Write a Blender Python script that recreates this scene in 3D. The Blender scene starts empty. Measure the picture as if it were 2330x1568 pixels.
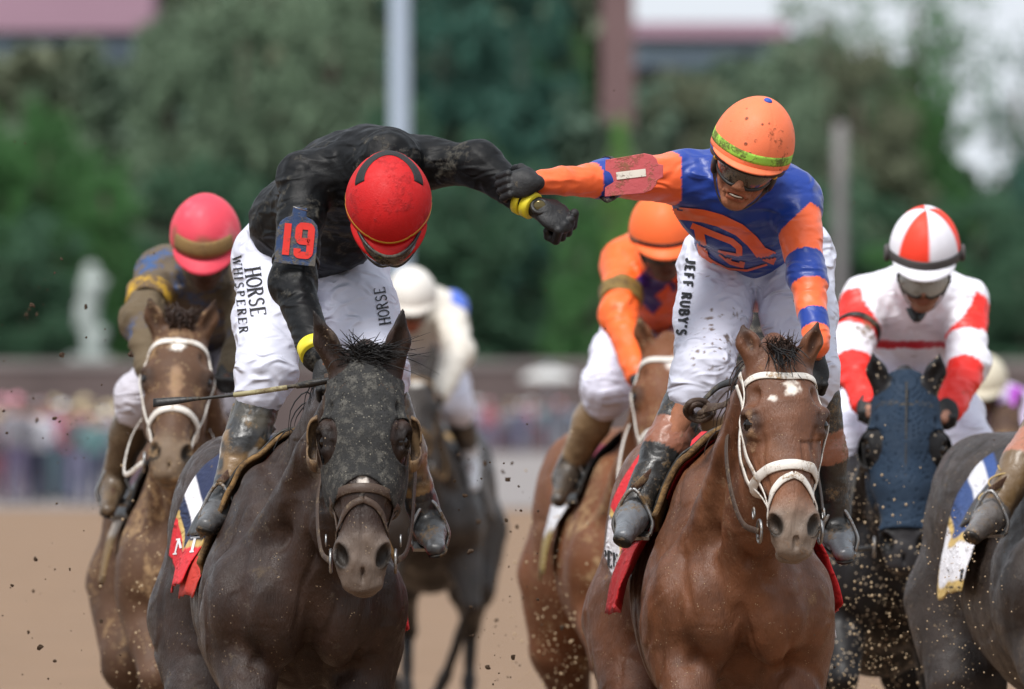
import bpy, math, random
import numpy as np
from mathutils import Vector, Matrix
from mathutils.bvhtree import BVHTree

# ------------------------------------------------------------ scene, camera, light
scn = bpy.context.scene
COL = scn.collection
CAMH = 1.70          # camera height above the track
F = 25600.0          # focal length in units of a 2330 px wide picture
cam_d = bpy.data.cameras.new('camera')
cam = bpy.data.objects.new('camera', cam_d); COL.objects.link(cam)
cam.location = (0, 0, CAMH); cam.rotation_euler = (math.pi/2, 0, 0)
cam_d.sensor_width = 36.0; cam_d.lens = F/2330*36.0
cam_d.shift_y = (920-784)/2330.0
cam_d.clip_start = 0.5; cam_d.clip_end = 3000
cam_d.dof.use_dof = True; cam_d.dof.focus_distance = 32.0; cam_d.dof.aperture_fstop = 5.6
scn.camera = cam

SUN_EL, SUN_AZ = math.radians(58), math.radians(205)   # azimuth from +Y clockwise: behind the camera's left shoulder
w = bpy.data.worlds.new('World'); scn.world = w; w.use_nodes = True
nt = w.node_tree; nt.nodes.clear()
out = nt.nodes.new('ShaderNodeOutputWorld'); bg = nt.nodes.new('ShaderNodeBackground')
sky = nt.nodes.new('ShaderNodeTexSky'); sky.sky_type = 'NISHITA'; sky.sun_disc = False
sky.sun_elevation = SUN_EL; sky.sun_rotation = SUN_AZ; sky.dust_density = 4.0; sky.air_density = 1.2
mx = nt.nodes.new('ShaderNodeMix'); mx.data_type = 'RGBA'
mx.inputs[0].default_value = 0.86
mx.inputs[7].default_value = (9.0, 9.6, 10.4, 1)        # even cloud cover
nt.links.new(sky.outputs[0], mx.inputs[6]); nt.links.new(mx.outputs[2], bg.inputs[0])
bg.inputs[1].default_value = 0.075
nt.links.new(bg.outputs[0], out.inputs[0])
sd = bpy.data.lights.new('sun', 'SUN'); sd.energy = 3.0; sd.angle = math.radians(20); sd.color = (1, .97, .93)
sun = bpy.data.objects.new('sun', sd); COL.objects.link(sun)
sv_ = Vector((math.sin(SUN_AZ)*math.cos(SUN_EL), math.cos(SUN_AZ)*math.cos(SUN_EL), math.sin(SUN_EL)))
sun.rotation_euler = sv_.to_track_quat('Z', 'Y').to_euler(); sun.location = (0, 20, 30)
scn.view_settings.view_transform = 'Standard'; scn.view_settings.look = 'None'
scn.view_settings.exposure = 0.44; scn.view_settings.gamma = 1.0
scn.view_settings.use_curve_mapping = False
random.seed(4); RNG = np.random.RandomState(7)

# ------------------------------------------------------------ helpers
def P(px, py, d):
    """the place in the world, d metres down the track, that is seen px, py of a 2330x1568 picture"""
    return np.array([(px-1165.0)*d/F, d, CAMH+(920.0-py)*d/F])
def V(*a): return np.array(a, float)
def unit(v): v = np.asarray(v, float); return v/np.linalg.norm(v)
def C(r, g, b):
    f = lambda x: (x/255.0/12.92) if x <= 10 else (((x/255.0)+0.055)/1.055)**2.4
    return np.array([f(r), f(g), f(b)])

def _hash(ix, iy, iz, s):
    n = (ix*374761393 + iy*668265263 + iz*2147483647 + s*974634777) & 0x7fffffff
    n = ((n ^ (n >> 13))*1274126177) & 0x7fffffff
    n = (n ^ (n >> 16)) & 0xffff
    return n/65535.0
def vnoise(p, sc=1.0, seed=0):
    q = p*sc; i = np.floor(q).astype(np.int64); f = q-i; f = f*f*(3-2*f)
    r = 0
    for a in (0, 1):
        for b in (0, 1):
            for c in (0, 1):
                wgt = (f[:, 0] if a else 1-f[:, 0])*(f[:, 1] if b else 1-f[:, 1])*(f[:, 2] if c else 1-f[:, 2])
                r = r+wgt*_hash(i[:, 0]+a, i[:, 1]+b, i[:, 2]+c, seed)
    return r*2-1
def fbm(p, sc, seed=0, o=3):
    r = 0; a = 1; t = 0
    for k in range(o):
        r = r+a*vnoise(p, sc*2**k, seed+k*17); t += a; a *= .5
    return r/t
def sstep(a, b, x):
    t = np.clip((x-a)/(b-a), 0, 1); return t*t*(3-2*t)
def mixc(c0, c1, m):
    return c0*(1-m[:, None])+c1*m[:, None]

class Field:
    """smooth union of ellipsoids and tapered tubes, turned into one continuous mesh"""
    def __init__(s): s.ops = []
    def ell(s, c, r, R=None, k=.03, sub=False):
        c = np.asarray(c, float); r = np.asarray(r, float)*np.ones(3)
        R = np.eye(3) if R is None else np.array(R, float)
        ext = np.sqrt(((R.T*r)**2).sum(1))
        s.ops.append(('e', c, r, R, k, sub, c-ext, c+ext)); return s
    def cap(s, a, b, ra, rb, k=.03, side=None, asp=1.0, sub=False):
        a = np.asarray(a, float); b = np.asarray(b, float)
        m = max(ra, rb)*max(1, asp)
        s.ops.append(('c', a, b, ra, rb, k, sub, np.minimum(a, b)-m, np.maximum(a, b)+m, None if side is None else unit(side), asp)); return s
    def chain(s, pts, rad, k=.03, side=None, asp=1.0):
        for i in range(len(pts)-1): s.cap(pts[i], pts[i+1], rad[i], rad[i+1], k, side, asp)
        return s
    def build(s, h, fine=None, hf=None, post=None, pad=.03, keep=None):
        pos = [o for o in s.ops if not o[5 if o[0] == 'e' else 6]]
        lo = np.min([o[6] if o[0] == 'e' else o[7] for o in pos], 0)-pad
        hi = np.max([o[7] if o[0] == 'e' else o[8] for o in pos], 0)+pad
        ax = []
        for d in range(3):
            if fine is None: ax.append(np.arange(lo[d], hi[d]+h, h))
            else:
                a, b = max(fine[0][d], lo[d]), min(fine[1][d], hi[d])
                l = [np.arange(a, b, hf)]
                if a > lo[d]: l.insert(0, np.arange(a-h, lo[d]-h, -h)[::-1])
                if b < hi[d]: l.append(np.arange(l[-1][-1]+h, hi[d]+h, h))
                ax.append(np.concatenate(l))
        X, Y, Z = [a.astype(np.float32) for a in ax]
        G = np.full((len(X), len(Y), len(Z)), .1, np.float32)
        for o in s.ops:
            if o[0] == 'e': _, c, r, R, k, sub, l, u = o
            else: _, a, b, ra, rb, k, sub, l, u, side, asp = o
            m = k+.02
            i0 = [max(0, np.searchsorted(A, l[d]-m)-1) for d, A in enumerate((X, Y, Z))]
            i1 = [np.searchsorted(A, u[d]+m)+1 for d, A in enumerate((X, Y, Z))]
            bl = G[i0[0]:i1[0], i0[1]:i1[1], i0[2]:i1[2]]
            if bl.size == 0: continue
            x = X[i0[0]:i1[0], None, None]; y = Y[None, i0[1]:i1[1], None]; z = Z[None, None, i0[2]:i1[2]]
            if o[0] == 'e':
                dx, dy, dz = x-c[0], y-c[1], z-c[2]
                q0 = q1 = 0
                for d in range(3):
                    t = (dx*R[d][0]+dy*R[d][1]+dz*R[d][2])/r[d]
                    q0 = q0+t*t; q1 = q1+(t/r[d])**2
                k0 = np.sqrt(q0); D = k0*(k0-1)/np.sqrt(q1+1e-9)
            else:
                ba = b-a; dx, dy, dz = x-a[0], y-a[1], z-a[2]
                if side is not None:
                    sc = 1/asp-1
                    e = (dx*side[0]+dy*side[1]+dz*side[2])*sc
                    dx, dy, dz = dx+e*side[0], dy+e*side[1], dz+e*side[2]
                    ba = ba+side*np.dot(ba, side)*sc
                t = np.clip((dx*ba[0]+dy*ba[1]+dz*ba[2])/(ba@ba+1e-12), 0, 1)
                D = np.sqrt((dx-t*ba[0])**2+(dy-t*ba[1])**2+(dz-t*ba[2])**2)-(ra+(rb-ra)*t)
            D = D.astype(np.float32)
            if sub:
                D = -D; hh = np.maximum(k-np.abs(bl-D), 0)/k; bl[...] = np.maximum(bl, D)+hh*hh*k*.25
            else:
                hh = np.maximum(k-np.abs(bl-D), 0)/k; bl[...] = np.minimum(bl, D)-hh*hh*k*.25
        if post is not None:
            G = post(G, X[:, None, None], Y[None, :, None], Z[None, None, :]).astype(np.float32)
        return nets(G, X, Y, Z)

def nets(G, X, Y, Z):
    S = G < 0
    cnt = np.zeros([n-1 for n in S.shape], np.uint8)
    for a in (0, 1):
        for b in (0, 1):
            for c in (0, 1):
                cnt += S[a:S.shape[0]-1+a, b:S.shape[1]-1+b, c:S.shape[2]-1+c]
    act = (cnt > 0) & (cnt < 8); I, J, K = np.nonzero(act)
    acc = np.zeros((len(I), 3)); n = np.zeros(len(I))
    for ax in range(3):
        for u in (0, 1):
            for v in (0, 1):
                o = [0, 0, 0]; oo = [d for d in range(3) if d != ax]; o[oo[0]] = u; o[oo[1]] = v
                q = list(o); q[ax] = 1
                fa = G[I+o[0], J+o[1], K+o[2]]; fb = G[I+q[0], J+q[1], K+q[2]]
                m = (fa < 0) != (fb < 0); t = np.where(m, fa/np.where(m, fa-fb, 1), 0)
                pa = np.stack([X[I+o[0]], Y[J+o[1]], Z[K+o[2]]], 1); pb = np.stack([X[I+q[0]], Y[J+q[1]], Z[K+q[2]]], 1)
                acc += (pa+(pb-pa)*t[:, None])*m[:, None]; n += m
    verts = acc/n[:, None]
    vid = np.full(act.shape, -1, np.int64); vid[I, J, K] = np.arange(len(I))
    quads = []
    for ax in range(3):
        A = np.moveaxis(S, ax, 0); Vd = np.moveaxis(vid, ax, 0)
        e = A[:-1] != A[1:]; e = e[:, 1:-1, 1:-1]
        i, j, k = np.nonzero(e); ins = A[:-1][:, 1:-1, 1:-1][i, j, k]; j = j+1; k = k+1
        q = np.stack([Vd[i, j-1, k-1], Vd[i, j, k-1], Vd[i, j, k], Vd[i, j-1, k]], 1)
        flip = ~ins
        if ax == 1: flip = ~flip
        q[flip] = q[flip][:, ::-1]
        quads.append(q)
    q = np.concatenate(quads); q = q[(q >= 0).all(1)]
    return verts, q

def vnormals(v, q):
    n = np.cross(v[q[:, 2]]-v[q[:, 0]], v[q[:, 3]]-v[q[:, 1]])
    N = np.zeros_like(v)
    for d in range(3):
        for c in range(4): N[:, d] += np.bincount(q[:, c], n[:, d], len(v))
    return N/(np.linalg.norm(N, axis=1)[:, None]+1e-12)

def root_of(name, loc, label, cat, group=None):
    o = bpy.data.objects.new(name, None); COL.objects.link(o); o.location = tuple(loc)
    o.empty_display_size = .2
    o['label'] = label; o['category'] = cat
    if group: o['group'] = group
    return o
def wloc(o):
    l = np.zeros(3)
    while o is not None: l = l+np.array(o.location); o = o.parent
    return l
def mesh_obj(name, v, f, mat, parent=None, col=None, smooth=True, loc=None):
    """one object from world-space vertices; loc sets its origin when it has no parent"""
    v = np.asarray(v, float)
    off = wloc(parent) if parent is not None else (np.zeros(3) if loc is None else np.asarray(loc, float))
    me = bpy.data.meshes.new(name)
    vv = v-off
    if isinstance(f, np.ndarray) and f.ndim == 2:
        m = f.shape[1]
        me.vertices.add(len(vv)); me.vertices.foreach_set('co', vv.astype(np.float32).ravel())
        me.loops.add(f.size); me.loops.foreach_set('vertex_index', f.astype(np.int32).ravel())
        me.polygons.add(len(f)); me.polygons.foreach_set('loop_start', np.arange(0, f.size, m, dtype=np.int32))
        me.polygons.foreach_set('loop_total', np.full(len(f), m, np.int32))
        me.update(calc_edges=True)
    else:
        me.from_pydata([tuple(x) for x in vv], [], [tuple(int(i) for i in x) for x in f])
    me.polygons.foreach_set('use_smooth', [smooth]*len(me.polygons))
    if col is not None:
        c = np.asarray(col, float)
        if c.ndim == 1: c = np.tile(c, (len(vv), 1))
        a = me.attributes.new('col', 'FLOAT_COLOR', 'POINT')
        a.data.foreach_set('color', np.concatenate([np.clip(c, 0, 1), np.ones((len(vv), 1))], 1).astype(np.float32).ravel())
    me.update()
    o = bpy.data.objects.new(name, me); COL.objects.link(o)
    if mat is not None: me.materials.append(mat)
    if parent is not None: o.parent = parent
    elif loc is not None: o.location = tuple(loc)
    return o
def bvh_of(v, q): return BVHTree.FromPolygons(v.tolist(), q.tolist())
def tagthing(o, label, cat, group=None):
    o['label'] = label; o['category'] = cat
    if group: o['group'] = group
    return o

def grid_mesh(name, pts, mat, parent=None, thick=0, col=None, loc=None, closed=False):
    pts = np.asarray(pts, float); nu, nv = pts.shape[:2]
    v = pts.reshape(-1, 3); f = []
    for i in range(nu-1+(1 if closed else 0)):
        for j in range(nv-1):
            a, b = i % nu, (i+1) % nu
            f.append((a*nv+j, b*nv+j, b*nv+j+1, a*nv+j+1))
    o = mesh_obj(name, v, np.array(f), mat, parent, col, True, loc)
    if thick:
        m = o.modifiers.new('thickness', 'SOLIDIFY'); m.thickness = thick; m.offset = 0
    return o
def resample(pts, n, closed=False):
    pts = np.asarray(pts, float)
    if closed: pts = np.vstack([pts[-1:], pts, pts[:2]])
    else: pts = np.vstack([2*pts[0]-pts[1], pts, 2*pts[-1]-pts[-2]])
    segs = len(pts)-3; out = []
    for u in np.linspace(0, segs, n, endpoint=not closed):
        i = min(int(u), segs-1); t = u-i
        p0, p1, p2, p3 = pts[i:i+4]
        out.append(.5*(2*p1+(p2-p0)*t+(2*p0-5*p1+4*p2-p3)*t*t+(3*p1-p0-3*p2+p3)*t**3))
    return np.array(out)
def tube(name, pts, rad, mat, parent=None, n=40, m=8, col=None, closed=False, loc=None, raw=False, spline=True):
    pts = resample(pts, n, closed) if spline else np.asarray(pts, float); n = len(pts)
    rad = np.interp(np.linspace(0, 1, n), np.linspace(0, 1, len(np.atleast_1d(rad))), np.atleast_1d(rad))
    T = np.roll(pts, -1, 0)-np.roll(pts, 1, 0)
    if not closed: T[0] = pts[1]-pts[0]; T[-1] = pts[-1]-pts[-2]
    T /= np.linalg.norm(T, axis=1)[:, None]+1e-12
    up = V(0, 0, 1) if abs(T[0][2]) < .9 else V(1, 0, 0)
    N = np.cross(T[0], up); N /= np.linalg.norm(N); v = []
    for i in range(n):
        N = N-T[i]*np.dot(N, T[i]); N /= np.linalg.norm(N)+1e-12; B = np.cross(T[i], N)
        for j in range(m):
            a = 2*math.pi*j/m
            v.append(pts[i]+rad[i]*(math.cos(a)*N+math.sin(a)*B))
    f = []
    for i in range(n-(0 if closed else 1)):
        for j in range(m):
            a, b = i*m, ((i+1) % n)*m
            f.append((a+j, a+(j+1) % m, b+(j+1) % m, b+j))
    if not closed: f.append(tuple(range(m-1, -1, -1))); f.append(tuple((n-1)*m+j for j in range(m)))
    if raw: return v, f
    return mesh_obj(name, v, f, mat, parent, col, True, loc)
def merge(parts):
    v = []; f = []
    for a, b in parts:
        n = len(v); v += [np.asarray(x) for x in a]; f += [tuple(i+n for i in q) for q in b]
    return v, f
def strap(name, bvh, pts, width, thick, mat, parent=None, n=40, closed=False, col=None, nrm=None, lift=.0, raw=False):
    """a flat leather or cloth band that follows a surface"""
    pts = resample(pts, n, closed); L = []; Nn = []
    for p in pts:
        if bvh is not None:
            l, nr, _, _ = bvh.find_nearest(Vector(p)); L.append(np.array(l)); Nn.append(np.array(nr))
        else: L.append(p); Nn.append(unit(nrm))
    L = np.array(L); Nn = np.array(Nn)
    for _ in range(3):
        A = (np.roll(Nn, 1, 0)+Nn*2+np.roll(Nn, -1, 0)); A2 = (np.roll(L, 1, 0)+L*2+np.roll(L, -1, 0))/4
        if not closed: A[0] = Nn[0]; A[-1] = Nn[-1]; A2[0] = L[0]; A2[-1] = L[-1]
        Nn = A/(np.linalg.norm(A, axis=1)[:, None]+1e-9); L = A2
    L = L+Nn*(thick*.5+.002+lift)
    T = np.roll(L, -1, 0)-np.roll(L, 1, 0)
    if not closed: T[0] = L[1]-L[0]; T[-1] = L[-1]-L[-2]
    T /= np.linalg.norm(T, axis=1)[:, None]+1e-12
    B = np.cross(T, Nn); B /= np.linalg.norm(B, axis=1)[:, None]+1e-12
    v = []
    wv = np.interp(np.linspace(0, 1, n), np.linspace(0, 1, len(np.atleast_1d(width))), np.atleast_1d(width))
    prof = [(-.5, 0), (-.42, .5), (.42, .5), (.5, 0), (.42, -.5), (-.42, -.5)]; m = 6
    for i in range(n):
        for a, b in prof: v.append(L[i]+B[i]*wv[i]*a+Nn[i]*thick*b)
    f = []
    for i in range(n-(0 if closed else 1)):
        for j in range(m):
            a, b = i*m, ((i+1) % n)*m
            f.append((a+j, b+j, b+(j+1) % m, a+(j+1) % m))
    if not closed: f.append(tuple(range(m))); f.append(tuple((n-1)*m+j for j in range(m-1, -1, -1)))
    if raw: return v, f
    return mesh_obj(name, v, f, mat, parent, col, True)
def torus(name, c, R, r, nrm, mat, parent, asp=1.0, n=24, m=8, axis=None):
    nrm = unit(nrm); a = unit(np.cross(nrm, V(.13, .2, 1) if axis is None else axis)); b = np.cross(nrm, a)
    pts = [np.asarray(c)+R*(math.cos(t)*a*asp+math.sin(t)*b) for t in np.linspace(0, 2*math.pi, n, endpoint=False)]
    return tube(name, pts, [r], mat, parent, n=n, m=m, closed=True)
def blob(name, c, r, mat, parent=None, col=None, loc=None, R=None, raw=False, nu=14, nv=9, jit=0, seed=0):
    R = np.eye(3) if R is None else np.array(R); r = np.asarray(r)*np.ones(3)
    v = []; f = []
    rg = np.random.RandomState(seed)
    for j in range(1, nv):
        th = math.pi*j/nv
        for i in range(nu):
            ph = 2*math.pi*i/nu
            q = V(math.sin(th)*math.cos(ph), math.sin(th)*math.sin(ph), math.cos(th))*(1+jit*(rg.rand()-.5))
            v.append(np.asarray(c)+(R.T@(q*r)))
    v.append(np.asarray(c)+R.T@(V(0, 0, 1)*r)); v.append(np.asarray(c)-R.T@(V(0, 0, 1)*r)); t, b = len(v)-2, len(v)-1
    for j in range(nv-2):
        for i in range(nu):
            a, b_ = j*nu, (j+1)*nu
            f.append((a+i, b_+i, b_+(i+1) % nu, a+(i+1) % nu))
    for i in range(nu):
        f.append((t, i, (i+1) % nu)); f.append((b, (nv-2)*nu+(i+1) % nu, (nv-2)*nu+i))
    if raw: return v, f
    return mesh_obj(name, v, f, mat, parent, col, True, loc)
def boxm(c, s, R=None):
    R = np.eye(3) if R is None else np.array(R); v = []
    for a in (-.5, .5):
        for b in (-.5, .5):
            for d in (-.5, .5): v.append(np.asarray(c)+R.T@(V(a, b, d)*np.asarray(s)))
    return v, [(0, 1, 3, 2), (4, 6, 7, 5), (0, 4, 5, 1), (2, 3, 7, 6), (0, 2, 6, 4), (1, 5, 7, 3)]

# ------------------------------------------------------------ materials
_m = {}
def mat(name, color=None, rough=.6, spec=.5, metal=0, namp=.15, nscale=8, bump=.0, bscale=60, bstretch=None, folds=0, fscale=12,
        mud=0, mudcol=(.12, .08, .045), mscale=9, speck=0, speckcol=(.45, .36, .24), sscale=90, coat=0, sheen=0, trans=0, ior=1.45, rvar=.1, alpha=1, emit=None, mudz=None):
    if name in _m: return _m[name]
    m = bpy.data.materials.new(name); m.use_nodes = True; t = m.node_tree; N = t.nodes; L = t.links
    b = N['Principled BSDF']
    tc = N.new('ShaderNodeTexCoord'); co = tc.outputs['Object']
    if color is None:
        a = N.new('ShaderNodeAttribute'); a.attribute_name = 'col'; base = a.outputs['Color']
    else:
        a = N.new('ShaderNodeRGB'); a.outputs[0].default_value = (*[float(x) for x in color], 1); base = a.outputs[0]
    def noise(sc, det=5, r=.6, vec=co):
        n = N.new('ShaderNodeTexNoise'); n.inputs['Scale'].default_value = sc; n.inputs['Detail'].default_value = det
        n.inputs['Roughness'].default_value = r; L.new(vec, n.inputs['Vector']); return n.outputs[0]
    def mrange(s, a0, a1, b0, b1):
        n = N.new('ShaderNodeMapRange'); L.new(s, n.inputs[0])
        for i, x in enumerate((a0, a1, b0, b1)): n.inputs[i+1].default_value = x
        return n.outputs[0]
    def mixn(f, c0, c1):
        n = N.new('ShaderNodeMix'); n.data_type = 'RGBA'; L.new(f, n.inputs[0]) if not isinstance(f, float) else None
        if isinstance(f, float): n.inputs[0].default_value = f
        L.new(c0, n.inputs[6])
        if isinstance(c1, tuple): n.inputs[7].default_value = (*c1, 1)
        else: L.new(c1, n.inputs[7])
        return n.outputs[2]
    if namp:
        f = mrange(noise(nscale), .25, .75, 1-namp, 1+namp)
        n = N.new('ShaderNodeVectorMath'); n.operation = 'SCALE'; L.new(base, n.inputs[0]); L.new(f, n.inputs[3]); base = n.outputs[0]
    height = None
    def addh(s, k):
        nonlocal height
        n = N.new('ShaderNodeMath'); n.operation = 'MULTIPLY'; L.new(s, n.inputs[0]); n.inputs[1].default_value = k; s = n.outputs[0]
        if height is None: height = s
        else:
            n = N.new('ShaderNodeMath'); n.operation = 'ADD'; L.new(height, n.inputs[0]); L.new(s, n.inputs[1]); height = n.outputs[0]
    rg = None
    if mud:
        n1 = noise(mscale, 8, .68); n2 = noise(mscale*7, 4, .7)
        n = N.new('ShaderNodeMath'); n.operation = 'MULTIPLY_ADD'; L.new(n2, n.inputs[0]); n.inputs[1].default_value = .45; L.new(n1, n.inputs[2])
        th = .98-.5*mud
        mk = mrange(n.outputs[0], th-.05, th+.07, 0, .95)
        base = mixn(mk, base, tuple(mudcol)); addh(mk, .0012); rg = mk
    if speck:
        vv = N.new('ShaderNodeTexVoronoi'); vv.inputs['Scale'].default_value = sscale; L.new(co, vv.inputs['Vector'])
        s1 = mrange(vv.outputs['Distance'], .18, .3, 1, 0)
        gt = mrange(noise(sscale*.18, 4, .7), .62-.3*speck, .68-.3*speck, 0, 1)
        n = N.new('ShaderNodeMath'); n.operation = 'MULTIPLY'; L.new(s1, n.inputs[0]); L.new(gt, n.inputs[1])
        wn = mrange(vv.outputs['Color'], .5, .55, 0, 1)
        n3 = N.new('ShaderNodeMath'); n3.operation = 'MULTIPLY'; L.new(n.outputs[0], n3.inputs[0]); L.new(wn, n3.inputs[1])
        base = mixn(n3.outputs[0], base, tuple(speckcol)); addh(n3.outputs[0], .001)
    L.new(base, b.inputs['Base Color'])
    if bump:
        vec = co
        if bstretch is not None:
            mp = N.new('ShaderNodeMapping'); mp.inputs['Scale'].default_value = bstretch; L.new(co, mp.inputs[0]); vec = mp.outputs[0]
        addh(noise(bscale, 6, .65, vec), bump*.004)
    if folds:
        mp = N.new('ShaderNodeMapping'); mp.inputs['Scale'].default_value = (1, 1, 2.2); mp.inputs['Rotation'].default_value = (.3, .5, .4)
        L.new(co, mp.inputs[0])
        n = N.new('ShaderNodeTexNoise'); n.noise_type = 'RIDGED_MULTIFRACTAL'; n.inputs['Scale'].default_value = fscale
        n.inputs['Detail'].default_value = 3.5; n.inputs['Distortion'].default_value = .9; L.new(mp.outputs[0], n.inputs['Vector'])
        addh(n.outputs[0], folds*.022)
    if height is not None:
        bn = N.new('ShaderNodeBump'); bn.inputs['Distance'].default_value = 1.0; bn.inputs['Strength'].default_value = 1.0
        L.new(height, bn.inputs['Height']); L.new(bn.outputs[0], b.inputs['Normal'])
    rr = mrange(noise(nscale*2.3), .3, .7, max(.02, rough-rvar), min(1, rough+rvar))
    if rg is not None:
        n = N.new('ShaderNodeMix'); n.data_type = 'FLOAT'; L.new(rg, n.inputs[0]); L.new(rr, n.inputs[2]); n.inputs[3].default_value = .85; rr = n.outputs[0]
    L.new(rr, b.inputs['Roughness'])
    b.inputs['Specular IOR Level'].default_value = spec; b.inputs['Metallic'].default_value = metal
    b.inputs['Coat Weight'].default_value = coat; b.inputs['Coat Roughness'].default_value = .25
    b.inputs['Sheen Weight'].default_value = sheen; b.inputs['Sheen Roughness'].default_value = .4
    b.inputs['Transmission Weight'].default_value = trans; b.inputs['IOR'].default_value = ior
    if alpha < 1: b.inputs['Alpha'].default_value = alpha
    _m[name] = m; return m

MUD = tuple(C(120, 98, 70)); MUDD = tuple(C(92, 84, 70))

# ------------------------------------------------------------ horses
class Horse:
    def __init__(s, label, X, D0, yaw, P0, P1, sidev, coat, headcol, scale=1.0, wide=1.0, h=.011, hf=.006, ears=None, legs=None, coatmat=None, drop=0., hw=1.16, relief=1.0, earw=1.0):
        s.hw = hw
        s.sc = scale; s.drop = drop
        s.fw = V(math.sin(yaw), -math.cos(yaw), 0); s.sv = V(math.cos(yaw), math.sin(yaw), 0)
        s.O = V(X, D0, 0); s.wide = wide
        s.root = root_of('horse', s.O+s.fw*-.9, label, 'horse', None)
        s.P0, s.P1 = P0, P1; s.a = unit(P1-P0); s.k = np.linalg.norm(P1-P0)/.62
        s.s = unit(sidev-s.a*np.dot(sidev, s.a)); s.n = np.cross(s.a, s.s)
        B = s.B; H = s.Hd; R3 = np.array([s.fw, s.sv, (0, 0, 1)]); hk = s.k; RH = np.array([s.a, s.s, s.n])
        fl = Field(); wd = wide
        def E(f, sd, z, r, k=.08, R=None): fl.ell(B(f, sd, z), np.array(r)*scale*V(1, wd, 1), R3 if R is None else R, k)
        E(-.97, 0, 1.15, (.64, .27, .35)); E(-.70, 0, 1.10, (.42, .265, .34)); E(-.30, 0, 1.17, (.28, .21, .31))
        for sg in (-1, 1):
            E(-.32, sg*.175, 1.12, (.20, .115, .22), .07); E(-.36, sg*.115, 1.32, (.20, .085, .20), .07)
            E(-.10, sg*.195, 1.12, (.13, .100, .16), .06)
            E(-.02, sg*.10, 1.12, (.12, .115, .17), .022)
            E(-1.55, sg*.13, 1.33, (.34, .165, .27), .08)
            E(-1.62, sg*.16, 1.12, (.24, .14, .28), .08)
        E(-1.45, 0, 1.34, (.40, .25, .27)); fl.cap(B(-.42, 0, 1.50), B(-.85, 0, 1.46), .09, .08, .08)
        # neck: crest, throat and the muscle on each side
        q = H(-.02, 0, -.12); q2 = H(.20, 0, -.20)
        m1 = B(-.36, 0, 1.44); m2 = B(-.06, 0, 1.24)
        fl.chain([m1, m1*.55+q*.45+V(0, 0, .035), q], [.150, .110, .085], .06, s.sv, .60)
        fl.chain([m2, m2*.5+q2*.5, q2], [.17, .12, .085], .07, s.sv, .72)
        for sg in (-1, 1):
            fl.chain([B(-.12, sg*.125, 1.24), m2*.45+q*.55+s.sv*sg*.065, H(.04, sg*.05, -.13)], [.085, .058, .045], .04)
        # legs
        L = dict(fl=[(-.20, -.17, 1.00), (.10, -.17, .78), (.02, -.17, .45), (-.14, -.17, .36)], fr=[(-.20, .17, 1.0), (-.08, .17, .62), (-.16, .17, .25), (-.06, .17, .12)],
                 hl=[(-1.62, -.17, 1.05), (-1.42, -.19, .80), (-1.85, -.16, .56), (-1.62, -.15, .28), (-1.54, -.15, .12)], hr=[(-1.66, .17, 1.05), (-1.50, .18, .78), (-1.95, .16, .58), (-1.95, .15, .30), (-1.88, .15, .13)])
        if legs: L.update(legs)
        s.hoof = []
        for kx, pts in L.items():
            pp = [B(*p) for p in pts]
            if kx[0] == 'f':
                fl.cap(pp[0]+V(0, 0, .06), pp[1], .115*scale, .052*scale, .06); fl.cap(pp[0]+s.fw*.04*scale, pp[0]*.55+pp[1]*.45+s.fw*.03, .10*scale, .07*scale, .04)
                fl.ell(pp[1], .05*scale, None, .02); fl.cap(pp[1], pp[2], .036*scale, .029*scale, .02); fl.ell(pp[2], .037*scale, None, .02); fl.cap(pp[2], pp[3], .03*scale, .036*scale, .02)
            else:
                fl.cap(pp[0], pp[1], .19*scale, .12*scale, .08); fl.cap(pp[1], pp[2], .105*scale, .052*scale, .06)
                fl.ell(pp[2], .055*scale, None, .02); fl.cap(pp[2], pp[3], .04*scale, .032*scale, .02); fl.ell(pp[3], .039*scale, None, .02); fl.cap(pp[3], pp[4], .032*scale, .038*scale, .02)
            s.hoof.append((pp[-1], unit(pp[-1]-pp[-2])))
        s.head_ops(fl)
        # ears
        s.ear = ears or [(H(-.155, -.085, .02)), (H(-.155, .085, .02))]
        for sg, tip in zip((-1, 1), s.ear):
            b0 = H(.0, sg*.060, -.030); up = unit(tip-b0); op = unit(s.n+s.s*sg*.45); op = unit(op-up*np.dot(op, up)); L_ = np.linalg.norm(tip-b0)
            mid = b0+up*L_*.42+s.s*sg*.006
            fl.cap(b0-up*.02, mid, .034*hk, .033*hk, .02, op, .62); fl.cap(mid, tip-up*.006, .033*hk, .006, .012, op, .62)
            fl.ell(b0+up*L_*.46+op*.030*hk, (L_*.44, .021*hk, .024*hk), np.array([up, np.cross(op, up), op]), .008, True)
        s.fl = fl
        allp = np.array([H(-.2, -.15, -.1), H(-.2, .15, .1), H(.66, .1, .12), H(.66, -.1, -.2), H(.2, .14, -.25), H(.2, -.14, .1)]+list(s.ear))
        lo, hi = allp.min(0)-.02, allp.max(0)+.02
        v, q_ = fl.build(h, (lo, hi), hf)
        N = vnormals(v, q_)
        # muscle and vein relief
        off = fbm(v, 9, 3, 3)*.004
        bc_, hc_ = s.bc(v), s.hc(v)
        def line(q, pts, amp, wd_):
            d = np.full(len(q), 9.)
            for a, b in zip(pts[:-1], pts[1:]):
                a, b = np.array(a), np.array(b); ab = b-a; t_ = np.clip(((q-a)@ab)/(ab@ab), 0, 1)
                d = np.minimum(d, np.linalg.norm(q-a-t_[:, None]*ab, axis=1))
            return amp*np.exp(-(d/wd_)**2)
        qb = bc_*V(1, 1/1.0, 1)
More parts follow.
